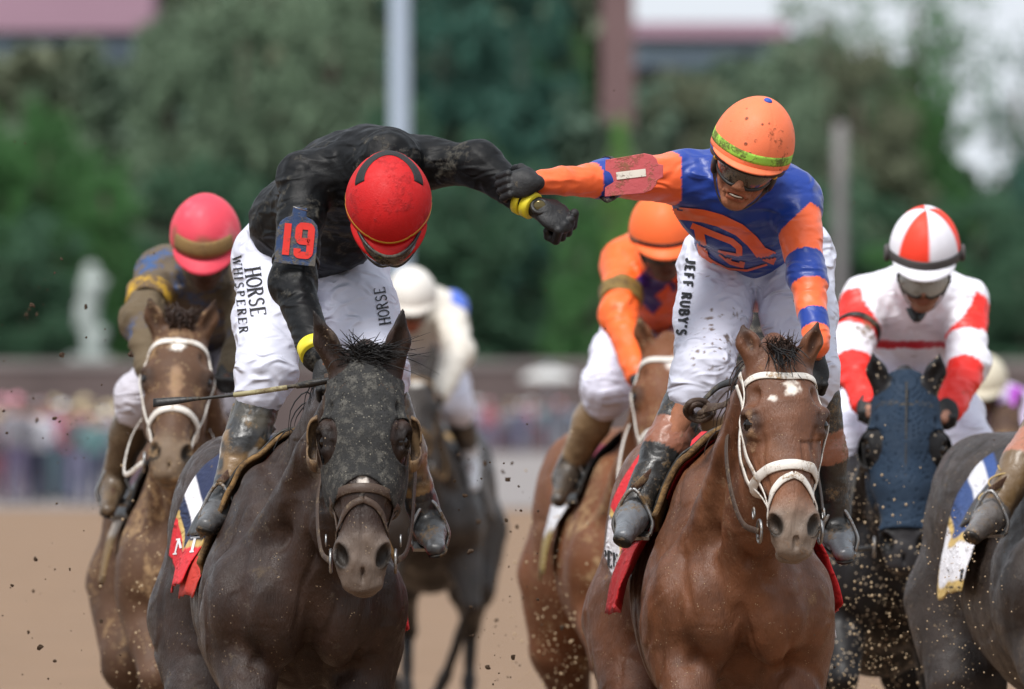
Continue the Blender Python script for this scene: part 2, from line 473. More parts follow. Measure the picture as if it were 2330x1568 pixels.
        for sg in (-1, 1):
            off = off+relief*(line(qb, [(.05, sg*.04, 1.36), (.12, sg*.15, 1.26), (.10, sg*.20, 1.12), (.06, sg*.185, .99)], -.012, .022)
                +line(qb, [(-.20, sg*.19, 1.50), (-.02, sg*.22, 1.33), (.06, sg*.23, 1.20)], -.012, .028)
                +line(qb, [(.06, sg*.08, 1.30), (.16, sg*.085, 1.50), (.25, sg*.08, 1.64)], -.010, .022)
                +line(qb, [(-.10, sg*.10, .93), (.06, sg*.16, .98), (.02, sg*.27, 1.02)], -.016, .025)
                +line(qb, [(.08, sg*.13, 1.18), (.07, sg*.17, 1.06)], .006, .03)
                +line(qb, [(-.30, sg*.29, 1.42), (-.24, sg*.30, 1.15), (-.30, sg*.28, .98)], -.008, .03))
            hh_ = hc_*V(1, 1/hw, 1)
            off = off+relief*(line(hh_, [(.24, sg*.050, -.005), (.34, sg*.048, -.018), (.44, sg*.044, -.03)], -.0045, .010)
                +line(hh_, [(.27, sg*.078, -.06), (.36, sg*.062, -.055), (.45, sg*.052, -.05)], .0035, .006)
                +line(hh_, [(.30, sg*.06, -.09), (.40, sg*.055, -.07), (.47, sg*.045, -.03)], .0022, .0035)
                +line(hh_, [(.17, sg*.075, -.015), (.185, sg*.095, -.03)], .003, .012)
                +line(hh_, [(.20, sg*.066, .0), (.235, sg*.072, -.01)], -.004, .008))
            for kk_ in range(3):
                off = off+relief*line(hh_, [(.185+.008*kk_, sg*(.070-.004*kk_), .005), (.16, sg*(.085-.01*kk_), -.01)], -.0016, .003)
        if h < .010:
            for sg in (-1, 1):
                for vp in ([(-.02, sg*.16, 1.30), (.05, sg*.19, 1.20), (.03, sg*.20, 1.08), (.06, sg*.15, .98)], [(.05, sg*.19, 1.20), (-.05, sg*.25, 1.12), (-.12, sg*.28, .98)], [(.10, sg*.10, 1.22), (.13, sg*.12, 1.10), (.08, sg*.10, 1.0)], [(-.28, sg*.24, 1.38), (-.2, sg*.27, 1.24), (-.22, sg*.28, 1.1)]):
                    vp = [tuple(np.array(p_)+np.array([.012, .010*sg, 0])*math.sin(7*i_)) for i_, p_ in enumerate(vp)]
                    off = off+line(bc_+fbm(v, 14, 31, 2)[:, None]*V(.0, .02, .02), vp, .0035, .010)
        off = off+relief*line(bc_, [(.15, 0, 1.32), (.16, 0, 1.18), (.10, 0, 1.0)], -.016, .018)
        off = off-relief*.0035*(sstep(.75, .95, 1-np.abs(vnoise(v*V(1.2, 1, .5)+fbm(v, 4, 5, 2)[:, None]*.05, 9, 21)))*(hc_[:, 0] > -.9)*(bc_[:, 2] < 1.6))
        v = v+N*off[:, None]
        s.v, s.q = v, q_
        s.body = mesh_obj('body', v, q_, coatmat, s.root, coat(s, v, s.hc(v), s.bc(v), headcol))
        s.bvh = bvh_of(v, q_)
        for sg in (-1, 1):
            blob('eye', H(.217, sg*.0825, -.031), .0225*hk, M_EYE, s.root)
        for (p, d) in s.hoof:
            mesh_obj('hoof', *tube('', [p-d*.01, p+d*.035, p+d*.085], [.042*scale, .052*scale, .062*scale], None, n=5, m=12, raw=True), M_HOOF, s.root)
    def B(s, f, sd, z): return s.O+(s.fw*f+s.sv*sd*s.wide)*s.sc+V(0, 0, 1)*(z*s.sc-s.drop)
    def Hd(s, t, w, v): return s.P0+s.k*(s.a*t+s.s*w*s.hw+s.n*v)
    def hc(s, v):
        d = (v-s.P0)/s.k; return np.stack([d@s.a, d@s.s/s.hw, d@s.n], 1)
    def bc(s, v):
        d = (v-s.O)/s.sc; return np.stack([d@s.fw, d@s.sv, d[:, 2]], 1)
    def head_ops(s, fl):
        H, k = s.Hd, s.k; R = np.array([s.a, s.s, s.n])
        def E(t, w, v, r, kk=.03, sub=False, R_=None): fl.ell(H(t, w, v), np.array(r)*k*V(1, s.hw, 1), R if R_ is None else R_, kk*k, sub)
        E(.06, 0, -.07, (.12, .082, .085)); E(.17, 0, -.045, (.13, .088, .075), .04); E(.10, 0, -.16, (.12, .062, .09), .05)
        for g in (-1, 1):
            E(.245, g*.058, -.145, (.135, .036, .10), .035)           # cheek
            E(.205, g*.082, -.036, (.048, .026, .034), .022)          # brow over the eye
            fl.cap(H(.27, g*.070, -.075), H(.40, g*.046, -.068), .016*k, .010*k, .022*k)   # facial crest
            E(.218, g*.100, -.026, (.026, .012, .018), .010, True)    # eye socket
            E(.145, g*.072, -.012, (.03, .02, .016), .02, True)       # hollow above the eye
        fl.chain([H(.19, 0, -.055), H(.33, 0, -.045), H(.46, 0, -.040)], [.078*k, .062*k, .050*k], .035*k, s.s, s.hw)
        fl.chain([H(.22, 0, .000), H(.36, 0, -.008), H(.49, 0, -.012)], [.030*k, .025*k, .022*k], .03*k, s.s, 1.25)
        fl.chain([H(.24, 0, -.175), H(.38, 0, -.135), H(.52, 0, -.105)], [.052*k, .036*k, .030*k], .035*k)
        E(.52, 0, -.045, (.065, .056, .050), .04); E(.565, 0, -.050, (.045, .054, .042), .03)
        for g in (-1, 1):
            E(.522, g*.044, -.026, (.040, .022, .030), .018)
            E(.538, g*.047, -.010, (.030, .0135, .024), .006, True, np.array([unit(s.a+s.s*g*-.35), unit(s.s+s.a*g*.35), s.n]))
            E(.520, g*.058, -.010, (.014, .010, .012), .008, True)
        E(.602, 0, -.055, (.026, .044, .034), .02); E(.588, 0, -.105, (.030, .036, .026), .018)   # lips
        fl.ell(H(.604, 0, -.086), np.array((.05, .055, .0030))*k, np.array([s.a, s.s, unit(s.n+s.a*.25)]), .006*k, True)
        E(.590, 0, -.018, (.022, .0022, .012), .012, True)
    def cover(s, name, mat_, infl, cut, h, col, keepmin=None):
        """a hood sewn to the shape of the head: the head's own surface, let out a little and trimmed by cut(t,w,v)"""
        f2 = Field(); s.head_ops(f2)
        if keepmin is not None:
            for a in keepmin: f2.cap(*a)
        def post(G, X, Y, Z):
            dx, dy, dz = X-s.P0[0], Y-s.P0[1], Z-s.P0[2]
            t, w, v = [(dx*A[0]+dy*A[1]+dz*A[2])/s.k for A in (s.a, s.s/s.hw, s.n)]
            outer = G-infl
            return np.maximum(outer, np.maximum(-(G+.002), cut(t, w, v)*s.k))
        v, q = f2.build(h, post=post)
        return mesh_obj(name, v, q, mat_, s.root, col(s.hc(v), v) if callable(col) else col), v, q
    def drape(s, name, f0, f1, w0, w1, off, mat_, colfn=None, parent=None, nf=26, nw=60, thick=.004, flare=.0, wav=.008, ftop=None, seed=0, drop=1.0):
        """a cloth laid over the back; w is the distance from the spine, negative on the horse's right"""
        pts = np.zeros((nf, nw, 3)); par = np.zeros((nf, nw, 2)); fs = np.linspace(f0, f1, nf); ws = np.linspace(w0, w1, nw)
        for i, f in enumerate(fs):
            tabs = {}
            for sg in (-1, 1):
                prof = []; smax = 0
                for th in np.linspace(0, 1.9, 40):
                    c = s.B(f, 0, 1.18); d = s.sv*math.sin(th)*sg+V(0, 0, 1)*math.cos(th)
                    hit = s.bvh.ray_cast(Vector(c+d*.8), Vector(-d), .79)
                    r = (.8-hit[3]) if hit[0] is not None else .3
                    a_, z_ = math.sin(th)*(r+off), math.cos(th)*(r+off)
                    if th > .9: a_ = max(a_, smax)
                    smax = max(smax, a_); prof.append((a_, z_))
                prof = np.array(prof); arc = np.concatenate([[0], np.cumsum(np.linalg.norm(np.diff(prof, axis=0), axis=1))])
                tabs[sg] = (prof, arc, c)
            for j, w_ in enumerate(ws):
                sg = -1 if w_ < 0 else 1; prof, arc, c = tabs[sg]; aw = abs(w_)
                a_ = np.interp(aw, arc, prof[:, 0]); z_ = np.interp(aw, arc, prof[:, 1])
                if aw > arc[-1]: z_ -= (aw-arc[-1])*drop
                u = np.array([[f*6+seed, aw*5+sg*9, seed*1.7]])
                a_ += flare*max(0, aw-.25)+(wav*(vnoise(u, 1.3, seed)[0]+.6)*min(1, aw/.3) if wav else 0)
                pts[i, j] = c+s.sv*sg*a_+V(0, 0, 1)*z_; par[i, j] = (f, w_)
        col = None
        if colfn is not None: col = colfn(par[:, :, 0].ravel(), par[:, :, 1].ravel())
        o = grid_mesh(name, pts, mat_, parent or s.root, thick, col)
        return o, pts
    def hair(s, name, strands, mat_, r=.0025, n=8):
        parts = [tube('', p, [r*1.1, r, r*.3], None, n=n, m=4, raw=True) for p in strands]
        return mesh_obj(name, *merge(parts), mat_, s.root)

M_EYE = mat('horse_eye', C(18, 11, 8), rough=.10, spec=.5, namp=0)
M_HOOF = mat('hoof_horn', C(55, 48, 42), rough=.6, bump=.4)
M_HAIR = mat('black_hair', C(20, 18, 18), rough=.5, namp=.3, nscale=60)
M_HAIRB = mat('brown_hair', C(50, 34, 26), rough=.5, namp=.3, nscale=60)

def coat_bay(base, dark, muzzle, star=None, snip=None, darkface=.3, light=None):
    def f(s, v, hc, bc, hcol):
        t, w, n = hc.T
        c = np.tile(base, (len(v), 1))
        nz = fbm(v, 5, 11, 4); c = c*(1+.22*nz)[:, None]
        c = mixc(c, light if light is not None else base*1.35, np.clip(sstep(.15, .6, fbm(v*V(1, 1, .6), 7, 5, 3))*.5, 0, 1))
        leg = sstep(.95, .45, bc[:, 2])*sstep(-.1, -.02, -(v[:, 2]-1.2)); c = mixc(c, dark, leg*.85)
        onhead = (sstep(.30, .24, np.sqrt(w*w+(n+.07)**2)))*(t > -.25)*(t < .75)
        mz = onhead*sstep(.44, .54, t+.03*fbm(v, 20, 2, 3)); c = mixc(c, muzzle, mz*.9)
        c = mixc(c, muzzle*.12, onhead*sstep(.034, .022, np.sqrt((t-.538)**2*.6+(np.abs(w)-.047)**2*1.6+(n+.014)**2))*.96)  # nostril: dark skin, with the shade of the hollow painted in
        c = mixc(c, dark, onhead*sstep(.055, .03, np.sqrt((t-.215)**2+(np.abs(w)-.09)**2*.6+(n+.03)**2))*.75)
        for sg, tip in zip((-1, 1), s.ear):
            b0 = s.Hd(0, sg*.06, -.03); up = tip-b0; L = np.linalg.norm(up); al = ((v-b0)@(up/L))/L
            dd = np.linalg.norm(v-b0-np.clip(al, 0, 1)[:, None]*up, axis=1)
            c = mixc(c, dark, sstep(.06, .045, dd)*sstep(.55, .95, al)*.8)
            c = mixc(c, dark*.8+base*.1, sstep(.022, .01, np.linalg.norm((v-(b0+up*.4)-np.outer(((v-(b0+up*.4))@(up/L)), up/L)), axis=1))*sstep(0, .2, al)*sstep(1, .8, al)*.6)
        if star is not None:
            for (st, sw, rt, rw, colr, am) in star:
                d = np.sqrt(((t-st)/rt)**2+((w-sw)/rw)**2)+.75*fbm(v*V(1, 1, .6), 80, 8, 3)
                c = mixc(c, colr, onhead*(n > -.06)*sstep(1.3, .6, d)*am)
        return c
    return f

# ------------------------------------------------------------ riders
def frame(U, Fv):
    U = unit(U); Fv = unit(Fv-U*np.dot(Fv, U)); return np.cross(Fv, U), Fv, U    # side (image left -> depends), front, up
def face_ops(fl, c, S, Fv, U, k=1.0, smile=False):
    R = np.array([S, Fv, U])
    p = lambda s, f, u: c+k*(S*s+Fv*f+U*u)
    E = lambda s, f, u, r, kk=.02, sub=False: fl.ell(p(s, f, u), np.array(r)*k, R, kk*k, sub)
    E(0, -.01, .03, (.074, .092, .085)); E(0, .03, -.04, (.058, .058, .072), .03)
    for g in (-1, 1):
        fl.cap(p(g*.056, -.005, -.055), p(g*.018, .062, -.108), .020*k, .018*k, .03*k)
        E(g*.036, .062, -.040, (.026, .022, .026), .02)
        E(g*.0135, .104, -.047, (.0085, .010, .008), .006)
        E(g*.031, .094, -.008, (.020, .014, .012), .012, True)
        E(g*.008, .112, -.053, (.0035, .006, .004), .003, True)
        E(g*.076, -.01, -.015, (.010, .020, .030), .01)
        fl.cap(p(g*.022, .092, -.052), p(g*.036, .080, -.080), .006*k, .005*k, .012*k)
    fl.cap(p(-.045, .074, .016), p(.045, .074, .016), .016*k, .016*k, .02*k)
    E(0, .068, -.108, (.024, .022, .020), .02)
    fl.cap(p(0, .088, .004), p(0, .116, -.040), .009*k, .012*k, .014*k)
    E(0, .090, -.072, (.028, .016, .018), .012)
    if smile:
        E(0, .108, -.0765, (.025, .022, .0065), .003, True)
        fl.cap(p(-.024, .094, -.069), p(.024, .094, -.069), .0055*k, .0055*k, .006*k); fl.cap(p(-.021, .094, -.087), p(.021, .094, -.087), .0065*k, .0065*k, .006*k)
    else:
        E(0, .11, -.078, (.026, .02, .0016), .003, True)
        fl.cap(p(-.018, .100, -.072), p(.018, .100, -.072), .005*k, .005*k, .006*k); fl.cap(p(-.016, .099, -.084), p(.016, .099, -.084), .006*k, .006*k, .006*k)

def glove(fl, wrist, d, n, s, curl=(35, 45, 40), k=1.0, spread=.02, thumb=35, r=.0112, wl=.035):
    """d from wrist to knuckles, n out of the back of the hand, s towards the thumb"""
    d, n = unit(d), unit(n); s = unit(s-d*np.dot(s, d)-n*np.dot(s, n))
    R = np.array([d, s, n]); W = lambda a, b, c: wrist+k*(d*a+s*b+n*c)
    fl.cap(W(-wl, 0, 0), W(.02, 0, 0), .022*k, .027*k, .02)
    fl.ell(W(.048, 0, 0), np.array((.050, .042, .019))*k, R, .015); fl.ell(W(.035, .028, -.012), np.array((.034, .020, .016))*k, R, .012)
    for i in range(4):
        o = (1.5-i)*.0205; p = W(.082-abs(o-.008)*.12, o, .003); dd = d+s*(1.5-i)*spread*2; ang = 0
        for j, L in enumerate((.042, .026, .021)):
            ang += math.radians(curl[j]+i*2); L *= (.95, 1, .95, .8)[i]*k
            v = unit(d+s*(1.5-i)*spread)*math.cos(ang)-n*math.sin(ang); q = p+v*L
            fl.cap(p, q, r*k*(1-.08*j), r*k*(.94-.1*j), .0035); p = q
    p = W(.025, .036, -.012)
    for j, L in enumerate((.034, .028, .024)):
        a = math.radians(thumb+j*22); v = unit(d*math.cos(a*.6)+s*max(.1, .75-j*.5)-n*math.sin(a)); q = p+v*L*k
        fl.cap(p, q, (.0145-.0015*j)*k, (.0130-.0015*j)*k, .006); p = q

def helmet(root, c, U, Fv, colf, matl, r=(.121, .150, .135), rim=None, button=None, band=None, bandw=.018, peak=True, peakcol=None, res=1.0, h_thick=.004, peakmat=None, seam=True, strapm=None, tilt=0.0, peaklen=.055):
    S, Fv, U = frame(U, Fv)
    nu, nv = int(96*res), int(34*res)
    def pt(th, ph, g=1.0):
        sq = 1-(.03*math.sin(2*ph)**2)
        lump = 1
        if seam:
            m = abs(((ph/(math.pi/3)+.5) % 1)-.5)*2; lump = 1-.012*math.exp(-(m/.045)**2)*math.sin(th)-.0
        return c+g*lump*(S*math.cos(ph)*math.sin(th)*r[0]*sq+Fv*math.sin(ph)*math.sin(th)*r[1]*sq+U*math.cos(th)*r[2])
    def rim_th(ph): return math.radians(98-6*math.sin(ph)+(6 if False else 0))
    pts = np.array([[pt(max(.02, rim_th(ph)*j/(nv-1)), ph) for j in range(nv)] for ph in np.linspace(0, 2*math.pi, nu, endpoint=False)])
    par = np.array([[(ph, j/(nv-1)) for j in range(nv)] for ph in np.linspace(0, 2*math.pi, nu, endpoint=False)]).reshape(-1, 2)
    o = grid_mesh('helmet', pts, matl, root, h_thick, colf(par[:, 0], par[:, 1], pts.reshape(-1, 3)), closed=True)
    # crown cap closes the top hole
    if button is not None: blob('button', pt(0, 0, 1.0)+U*.002, V(.0125, .0125, .007)*1.0, button, o, R=np.array([S, Fv, U]))
    else: blob('button', pt(0, 0, .995), V(.007, .007, .004), matl, o, col=colf(np.zeros(1), np.zeros(1), np.array([c]))[0], R=np.array([S, Fv, U]))
    if peak:
        g = []
        for ph in np.linspace(math.radians(28), math.radians(152), int(40*res)):
            b = pt(rim_th(ph)-.02, ph, 1.012); x = math.cos(math.pi*(ph-math.pi/2)/math.radians(126)); x = max(0, x)**.55
            row = []
            for u in np.linspace(0, 1, 6):
                row.append(b+(Fv*.93-U*(.38+.25*u))*peaklen*x*u+S*math.cos(ph)*.010*u*x)
            g.append(row)
        grid_mesh('helmet_peak', g, peakmat or matl, o, .005, peakcol)
    for (bm, w0, w1, gg, bc) in (band or []):
        pts = np.array([[pt(rim_th(ph)*(w0+(w1-w0)*j/4), ph, gg) for j in range(5)] for ph in np.linspace(0, 2*math.pi, nu, endpoint=False)])
        grid_mesh('helmet_band', pts, bm, o, .002, bc, closed=True)
    return o, pt, rim_th, S, Fv, U

def goggles(root, c, S, Fv, U, lens, framem, pt=None, up=.012, k=1.0, h=.040, strap_mat=None, w=70, rr=(.083, .118), tiltk=0.0, name='goggles'):
    def q(ph, u, g):
        n = math.radians(ph); nose = .016*math.exp(-(ph/9)**2)
        hh = h*(1-.45*(abs(ph)/w)**3)
        lo = -hh+nose if u < 0 else 0
        uu = up+(hh*u if u >= 0 else -(hh-nose)*(-u))
        bul = .008*(1-u*u)
        return c+k*(S*math.sin(n)*(rr[0]+g+bul)+Fv*math.cos(n)*(rr[1]+g+bul)+U*uu)
    g = [[q(ph, u, .0) for u in np.linspace(-1, 1, 9)] for ph in np.linspace(-w, w, 41)]
    root_o = grid_mesh(name, g, lens, root, .002)
    for sgn in (1, -1):
        tube('goggle_frame', [q(ph, sgn, .001) for ph in np.linspace(-w, w, 41)], [.0055*k], framem, root_o, n=41, m=6)
    for sgn in (-1, 1):
        tube('goggle_frame', [q(sgn*w, u, .001) for u in np.linspace(-1, 1, 7)], [.006*k], framem, root_o, n=9, m=6)
    return root_o, q

def bones_param(v, bones):
    """which limb each vertex belongs to and how far along it"""
    best = np.full(len(v), 1e9); bi = np.zeros(len(v), int); bt = np.zeros(len(v))
    for i, (a, b, r) in enumerate(bones):
        ab = b-a; t = ((v-a)@ab)/(ab@ab); tc = np.clip(t, 0, 1)
        d = np.linalg.norm(v-a-tc[:, None]*ab, axis=1)-r
        m = d < best; best[m] = d[m]; bi[m] = i; bt[m] = t[m]
    return bi, bt
def wrinkle(v, q, amp, sc, seed, st=(1, 1, 1), fine=.4):
    amp = amp*1.5
    N = vnormals(v, q)
    w = v*np.array(st)
    wv = np.stack([vnoise(w, sc*.5, seed+1), vnoise(w, sc*.5, seed+2), vnoise(w, sc*.5, seed+3)], 1)*(.6/sc)
    r1 = 1-np.abs(vnoise(w+wv, sc, seed))*2; r2 = 1-np.abs(vnoise(w+wv, sc*2.1, seed+5))*2
    return v+N*((r1*(1-fine)+r2*fine)*amp)[:, None]

def boot(root, knee, ankle, toe, matb, r=(.062, .042), h=.006, cuff=None, col=None, up=None, heel=.0, shaft=.0):
    f = Field()
    f.cap(knee, knee*.55+ankle*.45, r[0], r[0]*.93, .02); f.cap(knee*.55+ankle*.45, ankle, r[0]*.9, r[1], .03)
    d = unit(toe-ankle); hl = ankle-d*.035
    upv = unit(knee-ankle)
    f.cap(hl-upv*.02, ankle+d*.06-upv*.015, .036, .038, .03); f.cap(ankle+d*.04-upv*.015, toe, .040, .027, .03, side=upv, asp=.8)
    sole0 = -upv*.038
    v, q = f.build(h); v = wrinkle(v, q, .0022, 22, 4, fine=.5)
    fr = np.clip(((v-ankle)@(knee-ankle))/((knee-ankle)@(knee-ankle)), -1, 1)
    o = mesh_obj('boot', v, q, matb, root, col(v, fr) if callable(col) else col)
    f2 = Field(); f2.cap(hl+sole0, ankle+d*.05+sole0, .030, .034, .01, side=upv, asp=.35); f2.cap(ankle+d*.05+sole0, toe+upv*-.018, .036, .028, .01, side=upv, asp=.35)
    v, q = f2.build(h*.8)
    mesh_obj('boot_sole', v, q, M_SOLE, o)
    return o, f
M_SOLE = mat('boot_sole', C(30, 27, 24), rough=.6, mud=.4, mudcol=MUD)
def armring(name, sb, a, b, t, r, width, thick, matl, parent, tilt=0):
    c = a+(b-a)*t; ax = unit(b-a); u = unit(np.cross(ax, V(0, 0, 1)+V(.1, .05, 0))); w_ = np.cross(ax, u)
    return strap(name, sb, [c+(u*math.cos(q)+w_*math.sin(q))*r*1.15+ax*tilt*math.cos(q) for q in np.linspace(0, 2*math.pi, 20, endpoint=False)], width, thick, matl, parent, n=40, closed=True)
def stirrup(root, ankle, toe, top, mati):
    d = unit(toe-ankle); c = ankle+d*.055-V(0, 0, .055); s = unit(np.cross(d, V(0, 0, 1)))
    pts = [c-s*.05, c-s*.055+V(0, 0, .05), c+V(0, 0, .135), c+s*.055+V(0, 0, .05), c+s*.05]
    o = tube('stirrup', pts, [.006], mati, root, n=24, m=8)
    mesh_obj('stirrup_tread', *boxm(c, (.10, .045, .010), np.array([s, d, np.cross(s, d)])), mati, o, smooth=False)
    strap('stirrup_leather', None, [c+V(0, 0, .135), (c+V(0, 0, .135))*.5+top*.5, top], .022, .004, M_LEATHER, o, n=10, nrm=d)
    return o
M_LEATHER = mat('brown_leather', C(72, 48, 36), rough=.5, bump=.5, mud=.35, mudcol=MUD)
M_BLEATHER = mat('black_leather', C(28, 26, 25), rough=.45, bump=.4, mud=.3, mudcol=MUDD)
M_STEEL = mat('stirrup_steel', C(150, 150, 150), rough=.35, metal=.9, mud=.4, mudcol=MUD)
M_GLOVE = mat('black_glove', C(20, 20, 22), rough=.55, bump=.6, bscale=120, mud=.12, mudcol=MUDD, mscale=25)
SKIN_T = mat('skin', None, rough=.6, spec=.3, bump=.5, bscale=220, namp=.22, nscale=30, mud=.28, mudcol=tuple(C(70, 48, 34)), mscale=20)

def rider(label, J, shirtcol, breechcol, shirtmat, breechmat, headc, headU, headF, h=.010, skin=C(120, 78, 56), smile=False, foldS=.006, foldB=.006, rad=None, hk=1.0, seed=0, hface=.005, base=None, extra_shirt=None, flatS=1.25):
    r = dict(waist=.125, chest=.15, neck=.075, sh=.072, el=.052, wr=.038, hip=.115, kn=.078, pel=.15); r.update(rad or {})
    base = J['pel'] if base is None else base
    root = root_of('person', (J['pel'][0], J['pel'][1], J['pel'][2]), label, 'person')
    S, Fv, U = frame(headU, headF)
    # ---- body, one continuous surface from head to feet
    f = Field(); q = .016
    face_ops(f, headc, S, Fv, U, hk, smile)
    f.cap(headc-Fv*.02-U*.06, J['neck'], .054, .062, .03)
    acr = unit(J['shR']-J['shL'])
    f.cap(J['pel'], J['waist'], r['pel']-q-.02, r['waist']-q, .05); f.cap(J['waist'], J['chest'], r['waist']-q, r['chest']-q, .05, acr, 1.1)
    f.cap(J['chest'], J['neck'], r['chest']-q-.02, .07, .05)
    for g in 'LR':
        f.chain([J['chest']*.5+J['neck']*.5, J['sh'+g], J['el'+g], J['wr'+g]], [.08, r['sh']-q, r['el']-q, r['wr']-.012], .03)
        f.chain([J['pel']*.6+J['hip'+g]*.4, J['hip'+g], J['kn'+g], J['an'+g], J['to'+g]], [.09, r['hip']-q-.01, r['kn']-.036, .026, .018], .03)
        f.cap(J['wr'+g], J['wr'+g]*.35+J['ha'+g]*.65, .022, .016, .02)
    hb = np.array([headc-.16*hk, headc+.16*hk])
    v, qd = f.build(.013, (hb[0], hb[1]), hface)
    d = (v-headc)/hk; s_, f_, u_ = d@S, d@Fv, d@U
    c = np.tile(skin, (len(v), 1))*(1+.15*fbm(v, 30, seed, 3))[:, None]
    lips = (sstep(.03, .024, np.abs(s_)))*(f_ > .085)*sstep(.019, .013, np.abs(u_+.078)); c = mixc(c, skin*V(.95, .62, .60), lips*.7)
    c = mixc(c, skin*.35, (f_ > .085)*sstep(.0062, .004, np.abs(u_+.0765))*(np.abs(s_) < .024)*(.9 if smile else .4))
    mesh_obj('body', v, qd, SKIN_T, root, c)
    for g in (-1, 1):
        blob('eye', headc+hk*(S*g*.031+Fv*.078-U*.008), .012*hk, M_HEYE, root)
    if smile:
        g = [[headc+hk*(S*x+Fv*(.103-18*x*x)+U*(-.0735-.0045*y)) for y in (0, 1)] for x in np.linspace(-.02, .02, 13)]
        grid_mesh('teeth', g, M_TEETH, root, .002)
    # ---- shirt
    f = Field()
    f.cap(J['waist']*.25+J['pel']*.75, J['waist'], r['waist']*.96, r['waist'], .06, acr, flatS); f.cap(J['waist'], J['chest'], r['waist'], r['chest'], .06, acr, flatS)
    f.cap(J['chest'], J['chest']*.35+J['neck']*.65, r['chest']*.95, r['neck']+.02, .05, acr, flatS)
    f.cap(J['neck'], J['neck']*.6+(headc-Fv*.02-U*.06)*.4, r['neck']+.005, .070, .03)
    bones = [(J['pel'], J['neck'], .17)]
    for g in 'LR':
        f.chain([J['chest']*.45+J['neck']*.55, J['sh'+g]], [.10, r['sh']], .06)
        f.chain([J['sh'+g], J['el'+g], J['wr'+g]], [r['sh'], r['el'], r['wr']], .035)
        f.ell(J['el'+g], r['el']*1.08, None, .02)
        bones += [(J['sh'+g], J['el'+g], r['el']), (J['el'+g], J['wr'+g], r['wr'])]
    if extra_shirt: extra_shirt(f)
    v, qd = f.build(h)
    v0 = v.copy(); v = wrinkle(v, qd, foldS, 11, seed+1, J.get('stS', (1, 1, 1.3)))
    bi, bt = bones_param(v0, bones)
    shirt = mesh_obj('shirt', v, qd, shirtmat, root, shirtcol(v0, bi, bt)); sb = bvh_of(v, qd)
    # ---- breeches
    f = Field()
    f.cap(J['hipL'], J['hipR'], r['hip'], r['hip'], .05); f.cap(J['pel'], J['pel']*.5+J['waist']*.5, r['pel'], r['waist']*.97, .06, acr, 1.1)
    bb = []
    for g in 'LR':
        mid = J['hip'+g]*.5+J['kn'+g]*.5; cf = J['kn'+g]*.86+J['an'+g]*.14
        f.chain([J['hip'+g], mid, J['kn'+g], cf], [r['hip'], (r['hip']*.56+r['kn']*.46), r['kn'], r['kn']*.86], .04)
        bb += [(J['hip'+g], J['kn'+g], r['kn'])]
    v, qd = f.build(h)
    v0 = v.copy(); v = wrinkle(v, qd, foldB, 9, seed+20, J.get('stB', (1.2, 1, 1.5)))
    bi, bt = bones_param(v0, bb)
    br = mesh_obj('breeches', v, qd, breechmat, root, breechcol(v0, bi, bt)); bbv = bvh_of(v, qd)
    return root, shirt, sb, br, bbv, (S, Fv, U)
M_HEYE = mat('eye_dark', C(30, 24, 22), rough=.1, namp=0)
M_TEETH = mat('teeth', C(215, 205, 190), rough=.25, namp=.05)

